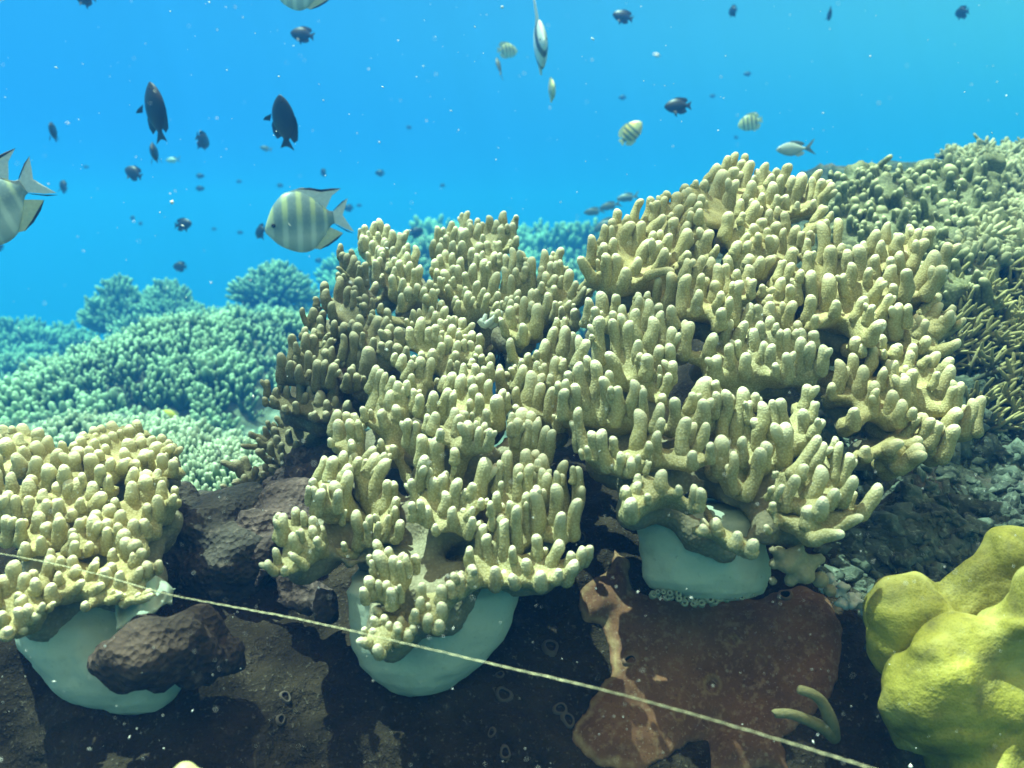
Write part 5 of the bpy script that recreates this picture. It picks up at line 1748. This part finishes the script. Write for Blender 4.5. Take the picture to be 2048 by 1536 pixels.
def antler_thicket():
    c = at(2000, 760, 1.25)
    root = thing('antler_coral', 'dark antler coral with shade and yellow lit tips painted in at the right edge', 'coral', c)
    inv = Matrix.Translation(-c)
    lib = [antler(300 + i, M_ANT) for i in range(10)]
    r0 = random.Random(44)
    n = 0
    tries = 0
    while n < 285 and tries < 6000:
        tries += 1
        px, py = r0.uniform(1850, 2130), r0.uniform(490, 860)
        lim = 1870 + max(0, (py - 720)) * 0.55
        if px < lim or (px < 1900 and py < 530):
            continue
        loc, no = rock_hit(px, py)
        if loc is None:
            continue
        d = (no * 0.55 + Vector((0.40, -0.15, 0.42)) + Vector((r0.uniform(-.8, .8), r0.uniform(-.5, .3), r0.uniform(-.35, .6)))).normalized()
        s = r0.uniform(0.032, 0.068)
        o = obj('branch', lib[r0.randrange(len(lib))], root)
        o.matrix_parent_inverse = inv
        q = d.to_track_quat('Z', 'Y') @ Quaternion((0, 0, 1), r0.uniform(0, 6.28))
        o.matrix_basis = Matrix.Translation(loc - d * 0.2 * s) @ q.to_matrix().to_4x4() @ Matrix.Diagonal((s * .78, s * .78, s, 1))
        n += 1


antler_thicket()


def fine_thicket():
    c = at(2010, 430, 1.7)
    root = thing('fine_coral', 'sunlit thicket of fine branching coral at the upper right corner of the reef', 'coral', c)
    r0 = random.Random(46)
    lib = [antler(400 + i, M_FINE) for i in range(10)]
    inv = Matrix.Translation(-c)
    n = tries = 0
    rest = []
    while tries < 12000 and (n < 280 or len(rest) < 1200):
        tries += 1
        px, py = r0.uniform(1880, 2150), r0.uniform(290, 560)
        if px < 1990 - (py - 330) * 0.35 + 0 and px < 1960:
            if px < 1900 or py > 430:
                continue
        loc, no = rock_hit(px, py)
        if loc is None:
            loc, no = rock_hit(px, py + 60)
            if loc is None:
                continue
        d = (no * 0.4 + Vector((r0.uniform(-.5, .6), r0.uniform(-.5, .2), 0.75))).normalized()
        s = r0.uniform(0.035, 0.07)
        if n < 280:
            o = obj('branch', lib[r0.randrange(len(lib))], root)
            o.matrix_parent_inverse = inv
            q = d.to_track_quat('Z', 'Y') @ Quaternion((0, 0, 1), r0.uniform(0, 6.28))
            o.matrix_basis = Matrix.Translation(loc) @ q.to_matrix().to_4x4() @ Matrix.Diagonal((s * 1.3, s * 1.3, s, 1))
            n += 1
        else:
            rest.append((loc, d, s * 0.8))
    me = scatter_mesh('branchlets', rest, M_FINE, BL_STOUT)
    b = obj('branchlets', me, root)
    b.matrix_parent_inverse = inv
    tag(b, None, None, None, 'stuff')


fine_thicket()


# ------------------------------------------------------------------ dark feather star and dead branch in the gap between the colonies
def feather_star():
    mt = NT('feather_star').set(color=(0.012, 0.014, 0.012), rough=0.8)
    c = at(998, 740, 1.03)
    root = thing('feather_star', 'small black bristly feather star clinging in the gap behind the centre colony', 'feather star', c)
    r0 = random.Random(3)
    for k in range(9):
        a = -0.6 + 1.9 * k / 8 + r0.uniform(-.1, .1)
        dx, dy = math.sin(a - .6) * 22, -math.cos(a - .6) * 34
        V, F = [], []
        pts = [(c + CAM_R * (dx * s + 6 * math.sin(s * 4 + k)) / FPX * 1.03 - CAM_U * (dy * s) / FPX * 1.03 - CAM_F * 0.010 * s) for s in np.linspace(0, 1, 14)]
        for i in range(13):
            p, q = pts[i], pts[i + 1]
            tg = (q - p).normalized()
            for sd in (-1, 1):
                for f in (0, .5):
                    b = p.lerp(q, f)
                    sdv = (CAM_R * sd * .8 + CAM_F * r0.uniform(-.5, .5) + tg * .5).normalized()
                    L = 0.0065 * (1 - i / 20)
                    w = tg * 0.0005
                    th = CAM_F * 0.0005
                    i0 = len(V)
                    e = b + sdv * L
                    V += [b - w - th, b + w - th, b + w + th, b - w + th, e]
                    F += [(i0, i0 + 1, i0 + 4), (i0 + 1, i0 + 2, i0 + 4), (i0 + 2, i0 + 3, i0 + 4), (i0 + 3, i0, i0 + 4)]
        tb = tube_np([p[:] for p in pts], [0.0011 - 0.00005 * i for i in range(14)], 5)
        i0 = len(V)
        V += [Vector(v) for v in tb[0]]
        F += [tuple(int(x) + i0 for x in f) for f in tb[1]]
        o = obj('arm', mesh('arm', V, F, mt), root)
        o.matrix_parent_inverse = Matrix.Translation(-c)


feather_star()


def dead_branch():
    t = NT('dead_coral')
    n = t.noise(t.pos(), 200, 3)
    t.set(color=t.mix(n, (0.28, 0.32, 0.27), (0.52, 0.55, 0.47)), rough=0.9, normal=t.bump(n, 0.8, 0.002))
    c = at(975, 655, .99)
    root = thing('dead_coral_branch', 'pale dead coral branch lying above the black feather star', 'dead coral', c)
    for pts in ([(958, 640, .985, 6), (962, 644, .985, 7), (970, 650, .985, 8), (985, 640, .98, 6), (993, 630, .98, 5), (995, 627, .98, 2)],
                [(972, 628, .985, 3), (970, 634, .985, 5), (968, 643, .985, 6), (970, 650, .985, 7)],
                [(1004, 622, .985, 4), (1000, 630, .985, 7), (992, 645, .985, 8), (980, 652, .99, 8)]):
        o = obj('branch', tube_mesh('branch', curve_px(pts, 16), t.m, 8), root)
        o.matrix_parent_inverse = Matrix.Translation(-c)


dead_branch()


# ------------------------------------------------------------------ the line stretched across the foreground
def rope():
    t = NT('pale_twine')
    co = t.pos()
    n = t.noise(co, 900, 2)
    t.set(color=t.mix(n, (0.42, 0.40, 0.20), (0.78, 0.76, 0.50)), rough=0.8)
    pts = [(-60, 1096, .63), (0, 1107, .62), (100, 1126, .61), (200, 1150, .60), (330, 1187, .585), (440, 1209, .57), (600, 1239, .55), (760, 1275, .53), (980, 1327, .50), (1230, 1386, .47),
           (1480, 1456, .44), (1740, 1536, .41), (1900, 1590, .395)]
    A = catmull(pts, 320)
    P = [at(*map(float, a)) for a in A]
    V, F = [], []
    n, seg = len(P), 6
    for st in range(2):
        o0 = len(V)
        for i, p in enumerate(P):
            tg = (P[min(i + 1, n - 1)] - P[max(i - 1, 0)]).normalized()
            u = tg.cross(Vector((0, 0.2, 1))).normalized()
            v = tg.cross(u)
            ph = i * 1.05 + st * PI
            c = p + 0.00017 * (math.cos(ph) * u + math.sin(ph) * v) + u * 0.0003 * nz((i * .3, 0, 0), 1) + v * 0.0003 * nz((i * .3, 3, 0), 1)
            r = 0.00022 * (1 + 0.25 * nz((i * .9, 7, st), 1))
            for k in range(seg):
                a = 2 * PI * k / seg
                V.append(c + r * (math.cos(a) * u + math.sin(a) * v))
        for i in range(n - 1):
            for k in range(seg):
                F.append((o0 + i * seg + k, o0 + i * seg + (k + 1) % seg, o0 + (i + 1) * seg + (k + 1) % seg, o0 + (i + 1) * seg + k))
    o = obj('twine', mesh('twine', V, F, t.m))
    tag(o, 'thin pale yellowish twine stretched slantwise across the foreground', 'line')


rope()


# ------------------------------------------------------------------ fish
def fish_body(L, h, th, prof, mat, name='body'):
    """prof: list of (s 0..1 from snout to tail root, top, bottom, thickness) as fractions"""
    P = catmull(prof, 26)
    seg = 16
    V, F = [], []
    for s, top, bot, w in P:
        x = (0.5 - s) * L
        zc, hz = (top + bot) / 2 * h, max(0.003, (top - bot) / 2 * h)
        for k in range(seg):
            a = 2 * PI * k / seg
            V.append((x, th * w * math.cos(a) * (1 - 0.25 * abs(math.sin(a)) ** 3), zc + hz * math.sin(a)))
    n = len(P)
    for i in range(n - 1):
        for k in range(seg):
            F.append((i * seg + k, (i + 1) * seg + k, (i + 1) * seg + (k + 1) % seg, i * seg + (k + 1) % seg))
    F.append(tuple(range(seg)))
    F.append(tuple(reversed(range((n - 1) * seg, n * seg))))
    return mesh(name, V, F, mat)


def fin(name, outline, mat, th=0.012):
    """outline in the x-z plane, given real thickness that thins to the edge"""
    n = len(outline)
    cx = sum(p[0] for p in outline) / n
    cz = sum(p[1] for p in outline) / n
    V = [(x, th * 0.25, z) for x, z in outline] + [(x, -th * 0.25, z) for x, z in outline] + [(cx, th, cz), (cx, -th, cz)]
    F = []
    for i in range(n):
        j = (i + 1) % n
        F.append((i, j, n + j, n + i))
        F.append((j, i, 2 * n))
        F.append((n + i, n + j, 2 * n + 1))
    return mesh(name, V, F, mat, sm=False)


def simple(name, col, rough=0.45):
    t = NT(name)
    n = t.noise(t.objco(), 30, 3)
    return t.set(color=t.mix(n, tuple(c * .75 for c in col), tuple(min(1, c * 1.3) for c in col)), rough=rough, spec=0.4)


M_DARK = simple('dark_fish', (0.012, 0.017, 0.022))
M_DARKFIN = simple('dark_fin', (0.010, 0.013, 0.018))
M_EYE = NT('fish_eye').set(color=(0.005, 0.005, 0.006), rough=0.1)
M_YEL = simple('yellow_fish', (0.62, 0.52, 0.04))
M_SIL = simple('silver_fish', (0.42, 0.46, 0.42), 0.3)
M_GREYF = simple('grey_fish', (0.13, 0.16, 0.15))
M_PALEFIN = simple('pale_fin', (0.62, 0.66, 0.60))
M_YELFIN = simple('yellow_fin', (0.52, 0.52, 0.24))
for _m in (M_PALEFIN, M_YELFIN):
    _m.node_tree.nodes['Principled BSDF'].inputs['Alpha'].default_value = 0.72


def bar_material(name, body, bar, accent, centers, width, slant=0.12, belly=(0.62, 0.70, 0.62), fade=0.55):
    """vertical bars on a fish of unit length, snout at +0.5; dark back, pale belly"""
    t = NT(name)
    sep = t.add('ShaderNodeSeparateXYZ')
    t.l.new(t.objco(), sep.inputs[0])
    x = t.math('ADD', sep.outputs['X'], t.math('MULTIPLY', sep.outputs['Z'], slant))
    nn = t.noise(t.objco(), 24, 2)
    x = t.math('ADD', x, t.math('MULTIPLY', t.math('SUBTRACT', nn, 0.5), 0.02))
    tot = None
    yel = None
    for c in centers:
        dd = t.math('ABSOLUTE', t.math('SUBTRACT', x, c))
        m = t.ramp(t.math('DIVIDE', dd, width), [(0.0, 1.0), (0.6, 0.9), (1.0, 0.0)])
        tot = m if tot is None else t.math('MAXIMUM', tot, m)
    low = t.ramp(t.math('ADD', sep.outputs['Z'], 0.5), [(0.30, 0.0), (0.46, 1.0)])
    base = t.mix(low, belly, body)
    base = t.mix(t.math('MULTIPLY', t.ramp(t.math('ADD', sep.outputs['Z'], 0.5), [(0.42, 0.0), (0.62, 1.0)]), 0.8), base, accent)
    cells = t.voro(t.objco(), 34, 'F1')
    dim = t.math('MULTIPLY', tot, t.math('ADD', t.math('MULTIPLY', low, fade), 1 - fade))
    c = t.mix(dim, base, bar)
    c = t.mix(t.math('MULTIPLY', t.ramp(cells, [(0.0, 1.0), (0.5, 0.0)]), 0.18), c, (0.6, 0.66, 0.6))
    return t.set(color=c, rough=0.35, spec=0.5)


M_SERG = bar_material('sergeant', (0.30, 0.42, 0.38), (0.14, 0.23, 0.25), (0.42, 0.50, 0.22), (0.34, 0.17, 0.0, -0.165, -0.31), 0.066)
M_BUT = bar_material('striped_butterfly', (0.62, 0.62, 0.36), (0.12, 0.14, 0.08), (0.66, 0.60, 0.24), (0.26, 0.10, -0.06, -0.22), 0.05, 0.1, (0.66, 0.66, 0.42), 0.3)
M_ORG = bar_material('orange_butterfly', (0.50, 0.50, 0.24), (0.10, 0.13, 0.08), (0.78, 0.50, 0.10), (0.16, 0.0, -0.16, -0.32), 0.055, 0.1, (0.70, 0.52, 0.18), 0.2)
M_BAN = bar_material('banner_fish', (0.72, 0.76, 0.74), (0.03, 0.04, 0.05), (0.72, 0.76, 0.70), (0.28, -0.12), 0.09, 0.5, (0.72, 0.76, 0.72), 0.1)

PR_DAMSEL = [(0, .02, -.06, .05), (.05, .16, -.17, .30), (.14, .31, -.31, .62), (.28, .44, -.43, .92), (.44, .49, -.47, 1), (.58, .44, -.43, .85), (.70, .30, -.29, .55), (.79, .15, -.14, .28), (.84, .12, -.11, .16)]
PR_SERG = [(0, -.06, -.14, .05), (.05, .09, -.22, .3), (.14, .30, -.36, .62), (.28, .47, -.47, .92), (.42, .50, -.52, 1), (.56, .43, -.47, .85), (.70, .26, -.28, .5), (.79, .13, -.13, .26), (.84, .11, -.10, .16)]
PR_SLIM = [(0, .02, -.04, .05), (.05, .15, -.15, .35), (.14, .29, -.28, .7), (.28, .43, -.42, 1), (.42, .46, -.46, 1), (.56, .36, -.37, .8), (.68, .22, -.23, .5), (.77, .11, -.11, .25), (.82, .09, -.09, .16)]


def fish_kind(kind):
    """returns list of (part name, mesh, local matrix)"""
    I = Matrix.Identity(4)
    e = lambda x, y, z, r=.022: [('eye', EYE, Matrix.Translation((x, y * s, z)) @ Matrix.Diagonal((r, r * .6, r, 1))) for s in (1, -1)]
    pec = lambda x, z, m, ln=.16, wd=.09, out=.10: [('pectoral_fin', fin('pectoral_fin', [(0, wd * .25), (-ln * .5, wd * .6), (-ln, wd * .35), (-ln * .95, -wd * .3), (-ln * .4, -wd * .5), (0, -wd * .2)], m, .005),
                                                     Matrix.Translation((x, s * out, z)) @ Matrix.Rotation(s * .7, 4, 'Z') @ Matrix.Rotation(s * 0.3, 4, 'X')) for s in (1, -1)]
    if kind in ('sergeant',):
        h = .74
        parts = [('body', fish_body(1, h, .10, PR_SERG, M_SERG), I)]
        parts.append(('tail_fin', fin('tail_fin', [(-.31, .06), (-.36, .085), (-.46, .17), (-.55, .22), (-.50, .11), (-.455, .02), (-.50, -.08), (-.56, -.20), (-.46, -.15), (-.36, -.08), (-.31, -.06)], M_PALEFIN), I))
        for sgn in (1, -1):
            parts.append(('tail_edge', fin('tail_edge', [(-.33, .07 * sgn), (-.46, .165 * sgn), (-.56, .225 * sgn), (-.47, .185 * sgn), (-.36, .10 * sgn)], M_DARKFIN, .014), I))
        parts.append(('dorsal_fin', fin('dorsal_fin', [(.22, .30), (.12, .375), (0, .405), (-.12, .385), (-.22, .35), (-.38, .345), (-.48, .345), (-.36, .27), (-.27, .13), (-.2, .12), (0, .2)], M_PALEFIN), I))
        parts.append(('dorsal_edge', fin('dorsal_edge', [(.05, .39), (-.10, .395), (-.24, .355), (-.38, .36), (-.49, .348), (-.38, .325), (-.24, .32), (-.1, .36)], M_DARKFIN, .014), I))
        parts.append(('anal_fin', fin('anal_fin', [(.0, -.34), (-.12, -.37), (-.22, -.33), (-.33, -.27), (-.42, -.20), (-.34, -.15), (-.27, -.11), (-.15, -.2)], M_YELFIN), I))
        parts.append(('anal_edge', fin('anal_edge', [(-.10, -.372), (-.22, -.34), (-.34, -.275), (-.43, -.20), (-.34, -.245), (-.22, -.315)], M_DARKFIN, .014), I))
        parts += e(.40, .058, -.03, .026)
        parts += pec(.22, -.04, M_PALEFIN)
    elif kind == 'damsel':
        parts = [('body', fish_body(1, .56, .115, PR_DAMSEL, M_DARK), I),
                 ('tail_fin', fin('tail_fin', [(-.31, .06), (-.38, .10), (-.50, .17), (-.455, .05), (-.445, 0), (-.455, -.05), (-.50, -.17), (-.38, -.10), (-.31, -.06)], M_DARKFIN), I),
                 ('dorsal_fin', fin('dorsal_fin', [(.24, .20), (.12, .30), (0, .325), (-.15, .31), (-.30, .28), (-.36, .18), (-.27, .10), (0, .2)], M_DARKFIN), I),
                 ('anal_fin', fin('anal_fin', [(.05, -.24), (-.08, -.31), (-.22, -.30), (-.33, -.22), (-.27, -.10), (-.1, -.18)], M_DARKFIN), I)]
        parts += [('pelvic_fin', fin('pelvic_fin', [(.16, -.2), (.10, -.33), (.04, -.38), (.03, -.24)], M_DARKFIN, .008), Matrix.Translation((0, s * .03, 0)) @ Matrix.Rotation(s * .35, 4, 'X')) for s in (1, -1)]
        parts += e(.38, .055, .05) + pec(.18, -.03, M_DARKFIN, .2, .10, .10)
    elif kind in ('chromis', 'grey'):
        m = M_SIL if kind == 'chromis' else M_GREYF
        parts = [('body', fish_body(1, .40, .085, PR_SLIM, m), I),
                 ('tail_fin', fin('tail_fin', [(-.29, .035), (-.36, .06), (-.52, .20), (-.62, .26), (-.47, .08), (-.42, 0), (-.47, -.07), (-.60, -.18), (-.50, -.14), (-.36, -.06), (-.29, -.035)], M_GREYF), I),
                 ('dorsal_fin', fin('dorsal_fin', [(.18, .16), (.05, .225), (-.12, .215), (-.25, .18), (-.32, .12), (-.22, .07), (0, .14)], M_GREYF), I),
                 ('anal_fin', fin('anal_fin', [(0, -.165), (-.10, -.215), (-.24, -.17), (-.30, -.10), (-.2, -.08)], m), I)]
        parts += e(.41, .045, .03) + pec(.2, -.02, M_GREYF, .16, .07, .075)
    elif kind in ('butterfly', 'orange'):
        m = M_BUT if kind == 'butterfly' else M_ORG
        parts = [('body', fish_body(1, .66, .10, PR_DAMSEL, m), I),
                 ('tail_fin', fin('tail_fin', [(-.31, .06), (-.38, .10), (-.47, .13), (-.45, 0), (-.47, -.13), (-.38, -.10), (-.31, -.06)], M_YELFIN), I),
                 ('dorsal_fin', fin('dorsal_fin', [(.22, .27), (.10, .36), (-.08, .385), (-.25, .36), (-.36, .25), (-.36, .12), (-.25, .13), (0, .24)], M_YELFIN), I),
                 ('anal_fin', fin('anal_fin', [(.05, -.29), (-.08, -.36), (-.25, -.34), (-.36, -.22), (-.34, -.12), (-.25, -.13), (-.1, -.22)], M_YELFIN), I)]
        parts += e(.38, .05, .04) + pec(.18, -.05, M_YELFIN, .14, .08, .09)
    elif kind == 'banner':
        pr = [(0, .03, -.07, .05), (.06, .11, -.14, .25), (.14, .26, -.25, .6), (.28, .46, -.40, .92), (.46, .52, -.48, 1), (.62, .47, -.45, .8), (.74, .28, -.28, .5), (.80, .13, -.13, .24), (.84, .11, -.11, .15)]
        parts = [('body', fish_body(1, .80, .11, pr, M_BAN), I),
                 ('tail_fin', fin('tail_fin', [(-.31, .07), (-.46, .16), (-.45, 0), (-.46, -.15), (-.31, -.07)], M_YELFIN), I),
                 ('dorsal_fin', fin('dorsal_fin', [(.12, .36), (.06, .50), (-.04, .68), (-.22, .86), (-.30, .90), (-.16, .70), (-.10, .55), (-.22, .48), (-.34, .34), (-.34, .14), (-.2, .2), (0, .32)], M_PALEFIN), I),
                 ('anal_fin', fin('anal_fin', [(.02, -.35), (-.10, -.46), (-.24, -.44), (-.36, -.26), (-.34, -.14), (-.2, -.2)], M_YELFIN), I)]
        parts += e(.37, .05, .05) + pec(.18, -.06, M_PALEFIN, .15, .09, .10)
    elif kind == 'yellow':
        parts = [('body', fish_body(1, .46, .10, PR_DAMSEL, M_YEL), I),
                 ('tail_fin', fin('tail_fin', [(-.31, .05), (-.40, .10), (-.50, .14), (-.46, 0), (-.50, -.14), (-.40, -.10), (-.31, -.05)], M_YELFIN), I),
                 ('dorsal_fin', fin('dorsal_fin', [(.22, .17), (.08, .26), (-.12, .26), (-.30, .22), (-.33, .12), (-.25, .08), (0, .17)], M_YELFIN), I),
                 ('anal_fin', fin('anal_fin', [(.05, -.2), (-.10, -.26), (-.28, -.22), (-.32, -.12), (-.25, -.08), (-.1, -.16)], M_YELFIN), I)]
        parts += e(.39, .05, .04) + pec(.18, -.03, M_YELFIN, .14, .08, .09)
    return parts


_b = bmesh.new()
bmesh.ops.create_icosphere(_b, subdivisions=2, radius=1.0)
EYE = bpy.data.meshes.new('eye')
_b.to_mesh(EYE)
_b.free()
smooth(EYE)
EYE.materials.append(M_EYE)
KINDS = {}


def put_fish(kind, label, px, py, length_px, head, real=0.10, roll=0.0, group=None, name=None, up_=None):
    """head: heading in the camera's right / up / away axes; length_px the length it would show seen side-on"""
    if kind not in KINDS:
        KINDS[kind] = fish_kind(kind)
    d = FPX * real / length_px
    nm = name or {'sergeant': 'sergeant_fish', 'damsel': 'damselfish', 'chromis': 'silver_fish', 'grey': 'grey_fish', 'butterfly': 'butterflyfish', 'orange': 'butterflyfish', 'banner': 'bannerfish',
                  'yellow': 'yellow_fish'}[kind]
    p = at(px, py, d)
    o = thing(nm, label, 'fish', p, group)
    X = (CAM_R * head[0] + CAM_U * head[1] + CAM_F * head[2]).normalized()
    up = CAM_U if abs(head[1]) < .8 * math.sqrt(sum(h * h for h in head)) else (CAM_R * -0.3 - CAM_F)
    if up_ is not None:
        up = CAM_R * up_[0] + CAM_U * up_[1] + CAM_F * up_[2]
    Yv = up.cross(X).normalized()
    Zv = X.cross(Yv).normalized()
    M = Matrix((X, Yv, Zv)).transposed().to_4x4() @ Matrix.Rotation(roll, 4, 'X') @ Matrix.Scale(real, 4)
    o.matrix_world = Matrix.Translation(p) @ M
    for pn, me, loc in KINDS[kind]:
        if length_px < 20 and pn in ('eye', 'pectoral_fin', 'pelvic_fin'):
            continue
        c = obj(pn, me, o)
        c.matrix_basis = loc
    return o


DG = 'dark damselfish hovering over the reef'
put_fish('sergeant', 'silver striped fish with forked tail just above the rear left coral', 612, 441, 163, (-.93, -.16, -.30), .15, group='striped sergeant fish')
put_fish('sergeant', 'silver striped fish cut by the left edge, tail up to the right', -18, 408, 205, (-.78, -.55, -.25), .15, group='striped sergeant fish')
put_fish('sergeant', 'pale fish belly cut by the top edge left of centre', 612, -33, 140, (-.95, .10, .25), .15, group='striped sergeant fish')
put_fish('damsel', 'large black fish nose up, upper left, trailing a pale wisp', 312, 225, 118, (-.12, .95, -.20), .13, 0.0, group=DG, up_=(.75, .1, -.65))
put_fish('damsel', 'large black fish with splayed fins above the striped fish', 568, 245, 108, (.0, .85, -.5), .12, 0.0, group=DG, up_=(.8, .0, -.5))
put_fish('damsel', 'black fish seen head-on with spread fins, near left edge', 107, 263, 58, (.25, .12, -1), .10, 0.15, group=DG)
put_fish('damsel', 'thin black fish with spread side fins right under the wisp fish', 309, 305, 66, (.25, -.15, -1), .10, 0.2, group=DG)
put_fish('damsel', 'slim dark fish seen end-on midway between the two large black fish', 405, 281, 54, (.15, -.10, 1), .10, 0.22, group=DG)
put_fish('damsel', 'dark fish tail to the lower right, below the two end-on fish', 267, 346, 46, (-.82, .42, .25), .09, group=DG)
put_fish('damsel', 'dark fish just right of the striped fish at the left edge', 127, 373, 40, (-.62, .5, .55), .09, group=DG)
put_fish('damsel', 'dark fish heading right with a pale gleam on its head', 366, 449, 42, (.92, .05, -.3), .09, group=DG)
put_fish('damsel', 'dark rounded fish half hidden by the striped fish', 521, 463, 48, (-.6, -.1, .75), .09, group=DG)
put_fish('damsel', 'bluish dark fish low in open water left of the rear coral', 360, 533, 34, (-.9, .08, .3), .09, group=DG)
put_fish('damsel', 'dark fish near the top, left of centre, heading left', 605, 69, 52, (-.95, .22, .15), .09, group=DG)
put_fish('damsel', 'black fish cut by the top edge at the upper left', 173, -6, 60, (-.85, .2, .4), .09, group=DG)
put_fish('damsel', 'dark fish near the top right of the bannerfish', 1246, 33, 44, (-.88, .35, .2), .09, group=DG)
put_fish('damsel', 'slim dark fish end-on at the top, right of centre', 1466, 22, 36, (-.25, .2, 1), .09, -0.15, group=DG)
put_fish('damsel', 'slim dark fish at the top, between two other end-on fish', 1659, 28, 38, (.35, -.2, 1), .09, 0.3, group=DG)
put_fish('damsel', 'dark fish highest toward the top right corner', 1924, 25, 40, (-.25, .25, 1), .09, -0.25, group=DG)
put_fish('damsel', 'round dark fish above the tallest coral, tail to the right', 1356, 212, 54, (-.97, .02, .2), .09, group=DG)
put_fish('grey', 'slim grey blue fish nose up, tail down, left of the bannerfish', 998, 134, 50, (-.2, .92, .4), .09, group=DG)
put_fish('butterfly', 'faint pale striped fish above the slim grey one', 1014, 101, 46, (.9, .1, .4), .12)
put_fish('banner', 'black and white bannerfish seen head-on with tall back fin, top centre', 1080, 92, 118, (.13, -.22, -1), .15, 0.13)
put_fish('butterfly', 'small pale fish seen head-on below the bannerfish', 1103, 180, 66, (.12, -.15, -1), .10, 0.1)
put_fish('orange', 'striped fish with an orange yellow face, diving left', 1261, 266, 60, (.62, .58, -.35), .11)
put_fish('butterfly', 'pale yellow striped fish between the dark fish and the silver fish', 1501, 245, 50, (-.90, -.18, .3), .11)
put_fish('chromis', 'silver fish with long forked tail right above the tallest coral', 1588, 298, 74, (-.98, -.08, -.1), .10)
GG = 'grey fish beside the right colony crest'
put_fish('grey', 'grey fish, leftmost of four beside the right colony crest', 1187, 423, 40, (-.95, -.1, .2), .11, group=GG)
put_fish('grey', 'grey fish, second of four up the slope of the right crest', 1219, 412, 42, (-.95, -.2, .2), .11, group=GG)
put_fish('grey', 'grey fish, topmost of four beside the right crest', 1254, 395, 42, (-.95, -.1, .2), .11, group=GG)
put_fish('grey', 'grey fish, lowest of four, half behind the right crest fingers', 1212, 449, 56, (-.85, -.4, .3), .13, group=GG)
put_fish('grey', 'small grey fish directly below the black fish with splayed fins', 531, 297, 26, (-.9, .3, .2), .09, group=DG)
put_fish('chromis', 'faint pale blue fish right of the slim end-on fish', 345, 320, 30, (-.95, 0, .2), .11)
put_fish('damsel', 'small dark fish right above the tail of the striped fish', 647, 345, 26, (-.5, .5, .6), .09, group=DG)
put_fish('damsel', 'small dark fish farther right of the striped fish, in open water', 760, 346, 22, (-.9, .15, .3), .09, group=DG)
put_fish('damsel', 'tiny dark fish just off the tail tip of the striped fish', 697, 416, 24, (-.9, .1, .3), .10, group=DG)
put_fish('damsel', 'dark fish cut by the left edge under the striped fish', -2, 492, 34, (-.7, .2, .4), .09, group=DG)
put_fish('damsel', 'dark fish half hidden behind the tip of the rear centre coral', 832, 465, 34, (.8, .4, .3), .10, group=DG)
put_fish('damsel', 'tiny dark fish just left of the rear left coral top', 637, 521, 17, (-.9, .1, .3), .09, group=DG)
put_fish('damsel', 'tiny dark fish low on the haze above the pale mound', 598, 546, 18, (-.9, .1, .3), .09, group=DG)
put_fish('yellow', 'plain yellow fish in front of the big green mound', 341, 832, 50, (-.92, .30, .15), .085)
put_fish('yellow', 'tiny yellow fish end-on left of the rear left coral', 487, 822, 30, (-.2, .1, 1), .065)
FG = 'tiny faint fish far off in the blue'
for px, py, l in [(400, 352, 17), (400, 377, 18), (560, 371, 14), (718, 411, 12), (1495, 148, 16), (1245, 195, 16), (265, 436, 15), (281, 447, 13), (172, 334, 12), (885, 371, 13), (1425, 192, 13), (1472, 275, 12),
                  (428, 458, 11), (480, 465, 13), (478, 363, 12), (818, 255, 13)]:
    put_fish('damsel', 'tiny faint dark fish far off in the blue water', px, py, l, (-.9 if int(px) % 2 else .85, .15, .4), .075, group=FG)


# ------------------------------------------------------------------ drifting specks
def particles():
    t = NT('drifting_specks')
    t.set(color=(0.85, 0.88, 0.82), rough=0.6)
    r0 = random.Random(77)
    Vs, Fs, off = [], [], 0
    oct_v = np.array([(1, 0, 0), (-1, 0, 0), (0, 1, 0), (0, -1, 0), (0, 0, 1), (0, 0, -1)], float)
    oct_f = np.array([(0, 2, 4), (2, 1, 4), (1, 3, 4), (3, 0, 4), (2, 0, 5), (1, 2, 5), (3, 1, 5), (0, 3, 5)])
    for i in range(1000):
        px, py = r0.uniform(-60, 2110), r0.uniform(-60, 1590)
        d = r0.uniform(0.32, 0.66) if py > 900 else (r0.uniform(0.35, 0.62) if r0.random() < .5 else r0.uniform(.7, 2.5))
        s = r0.choice((0.6, 0.7, 0.8, 0.9, 1.0, 1.3, 1.8)) / FPX * d
        if r0.random() < 0.02:
            s *= 2.6
        st = r0.choice((1, 1, 1.4, 2.6))
        q = Quaternion((r0.gauss(0, 1), r0.gauss(0, 1), r0.gauss(0, 1), r0.gauss(0, 1)))
        q.normalize()
        if py < 700 and px < 900:
            q = (CAM_R * 1 - CAM_U * .5).to_track_quat('X', 'Z')
        V = (oct_v * np.array([s * st, s, s])) @ np.array(q.to_matrix()).T + np.array(at(px, py, d))
        Vs.append(V)
        Fs.append(oct_f + off)
        off += 6
    o = obj('drifting_specks', np_mesh('drifting_specks', np.vstack(Vs), np.vstack(Fs), t.m))
    tag(o, 'fine pale specks drifting in the water', None, None, 'stuff')


particles()
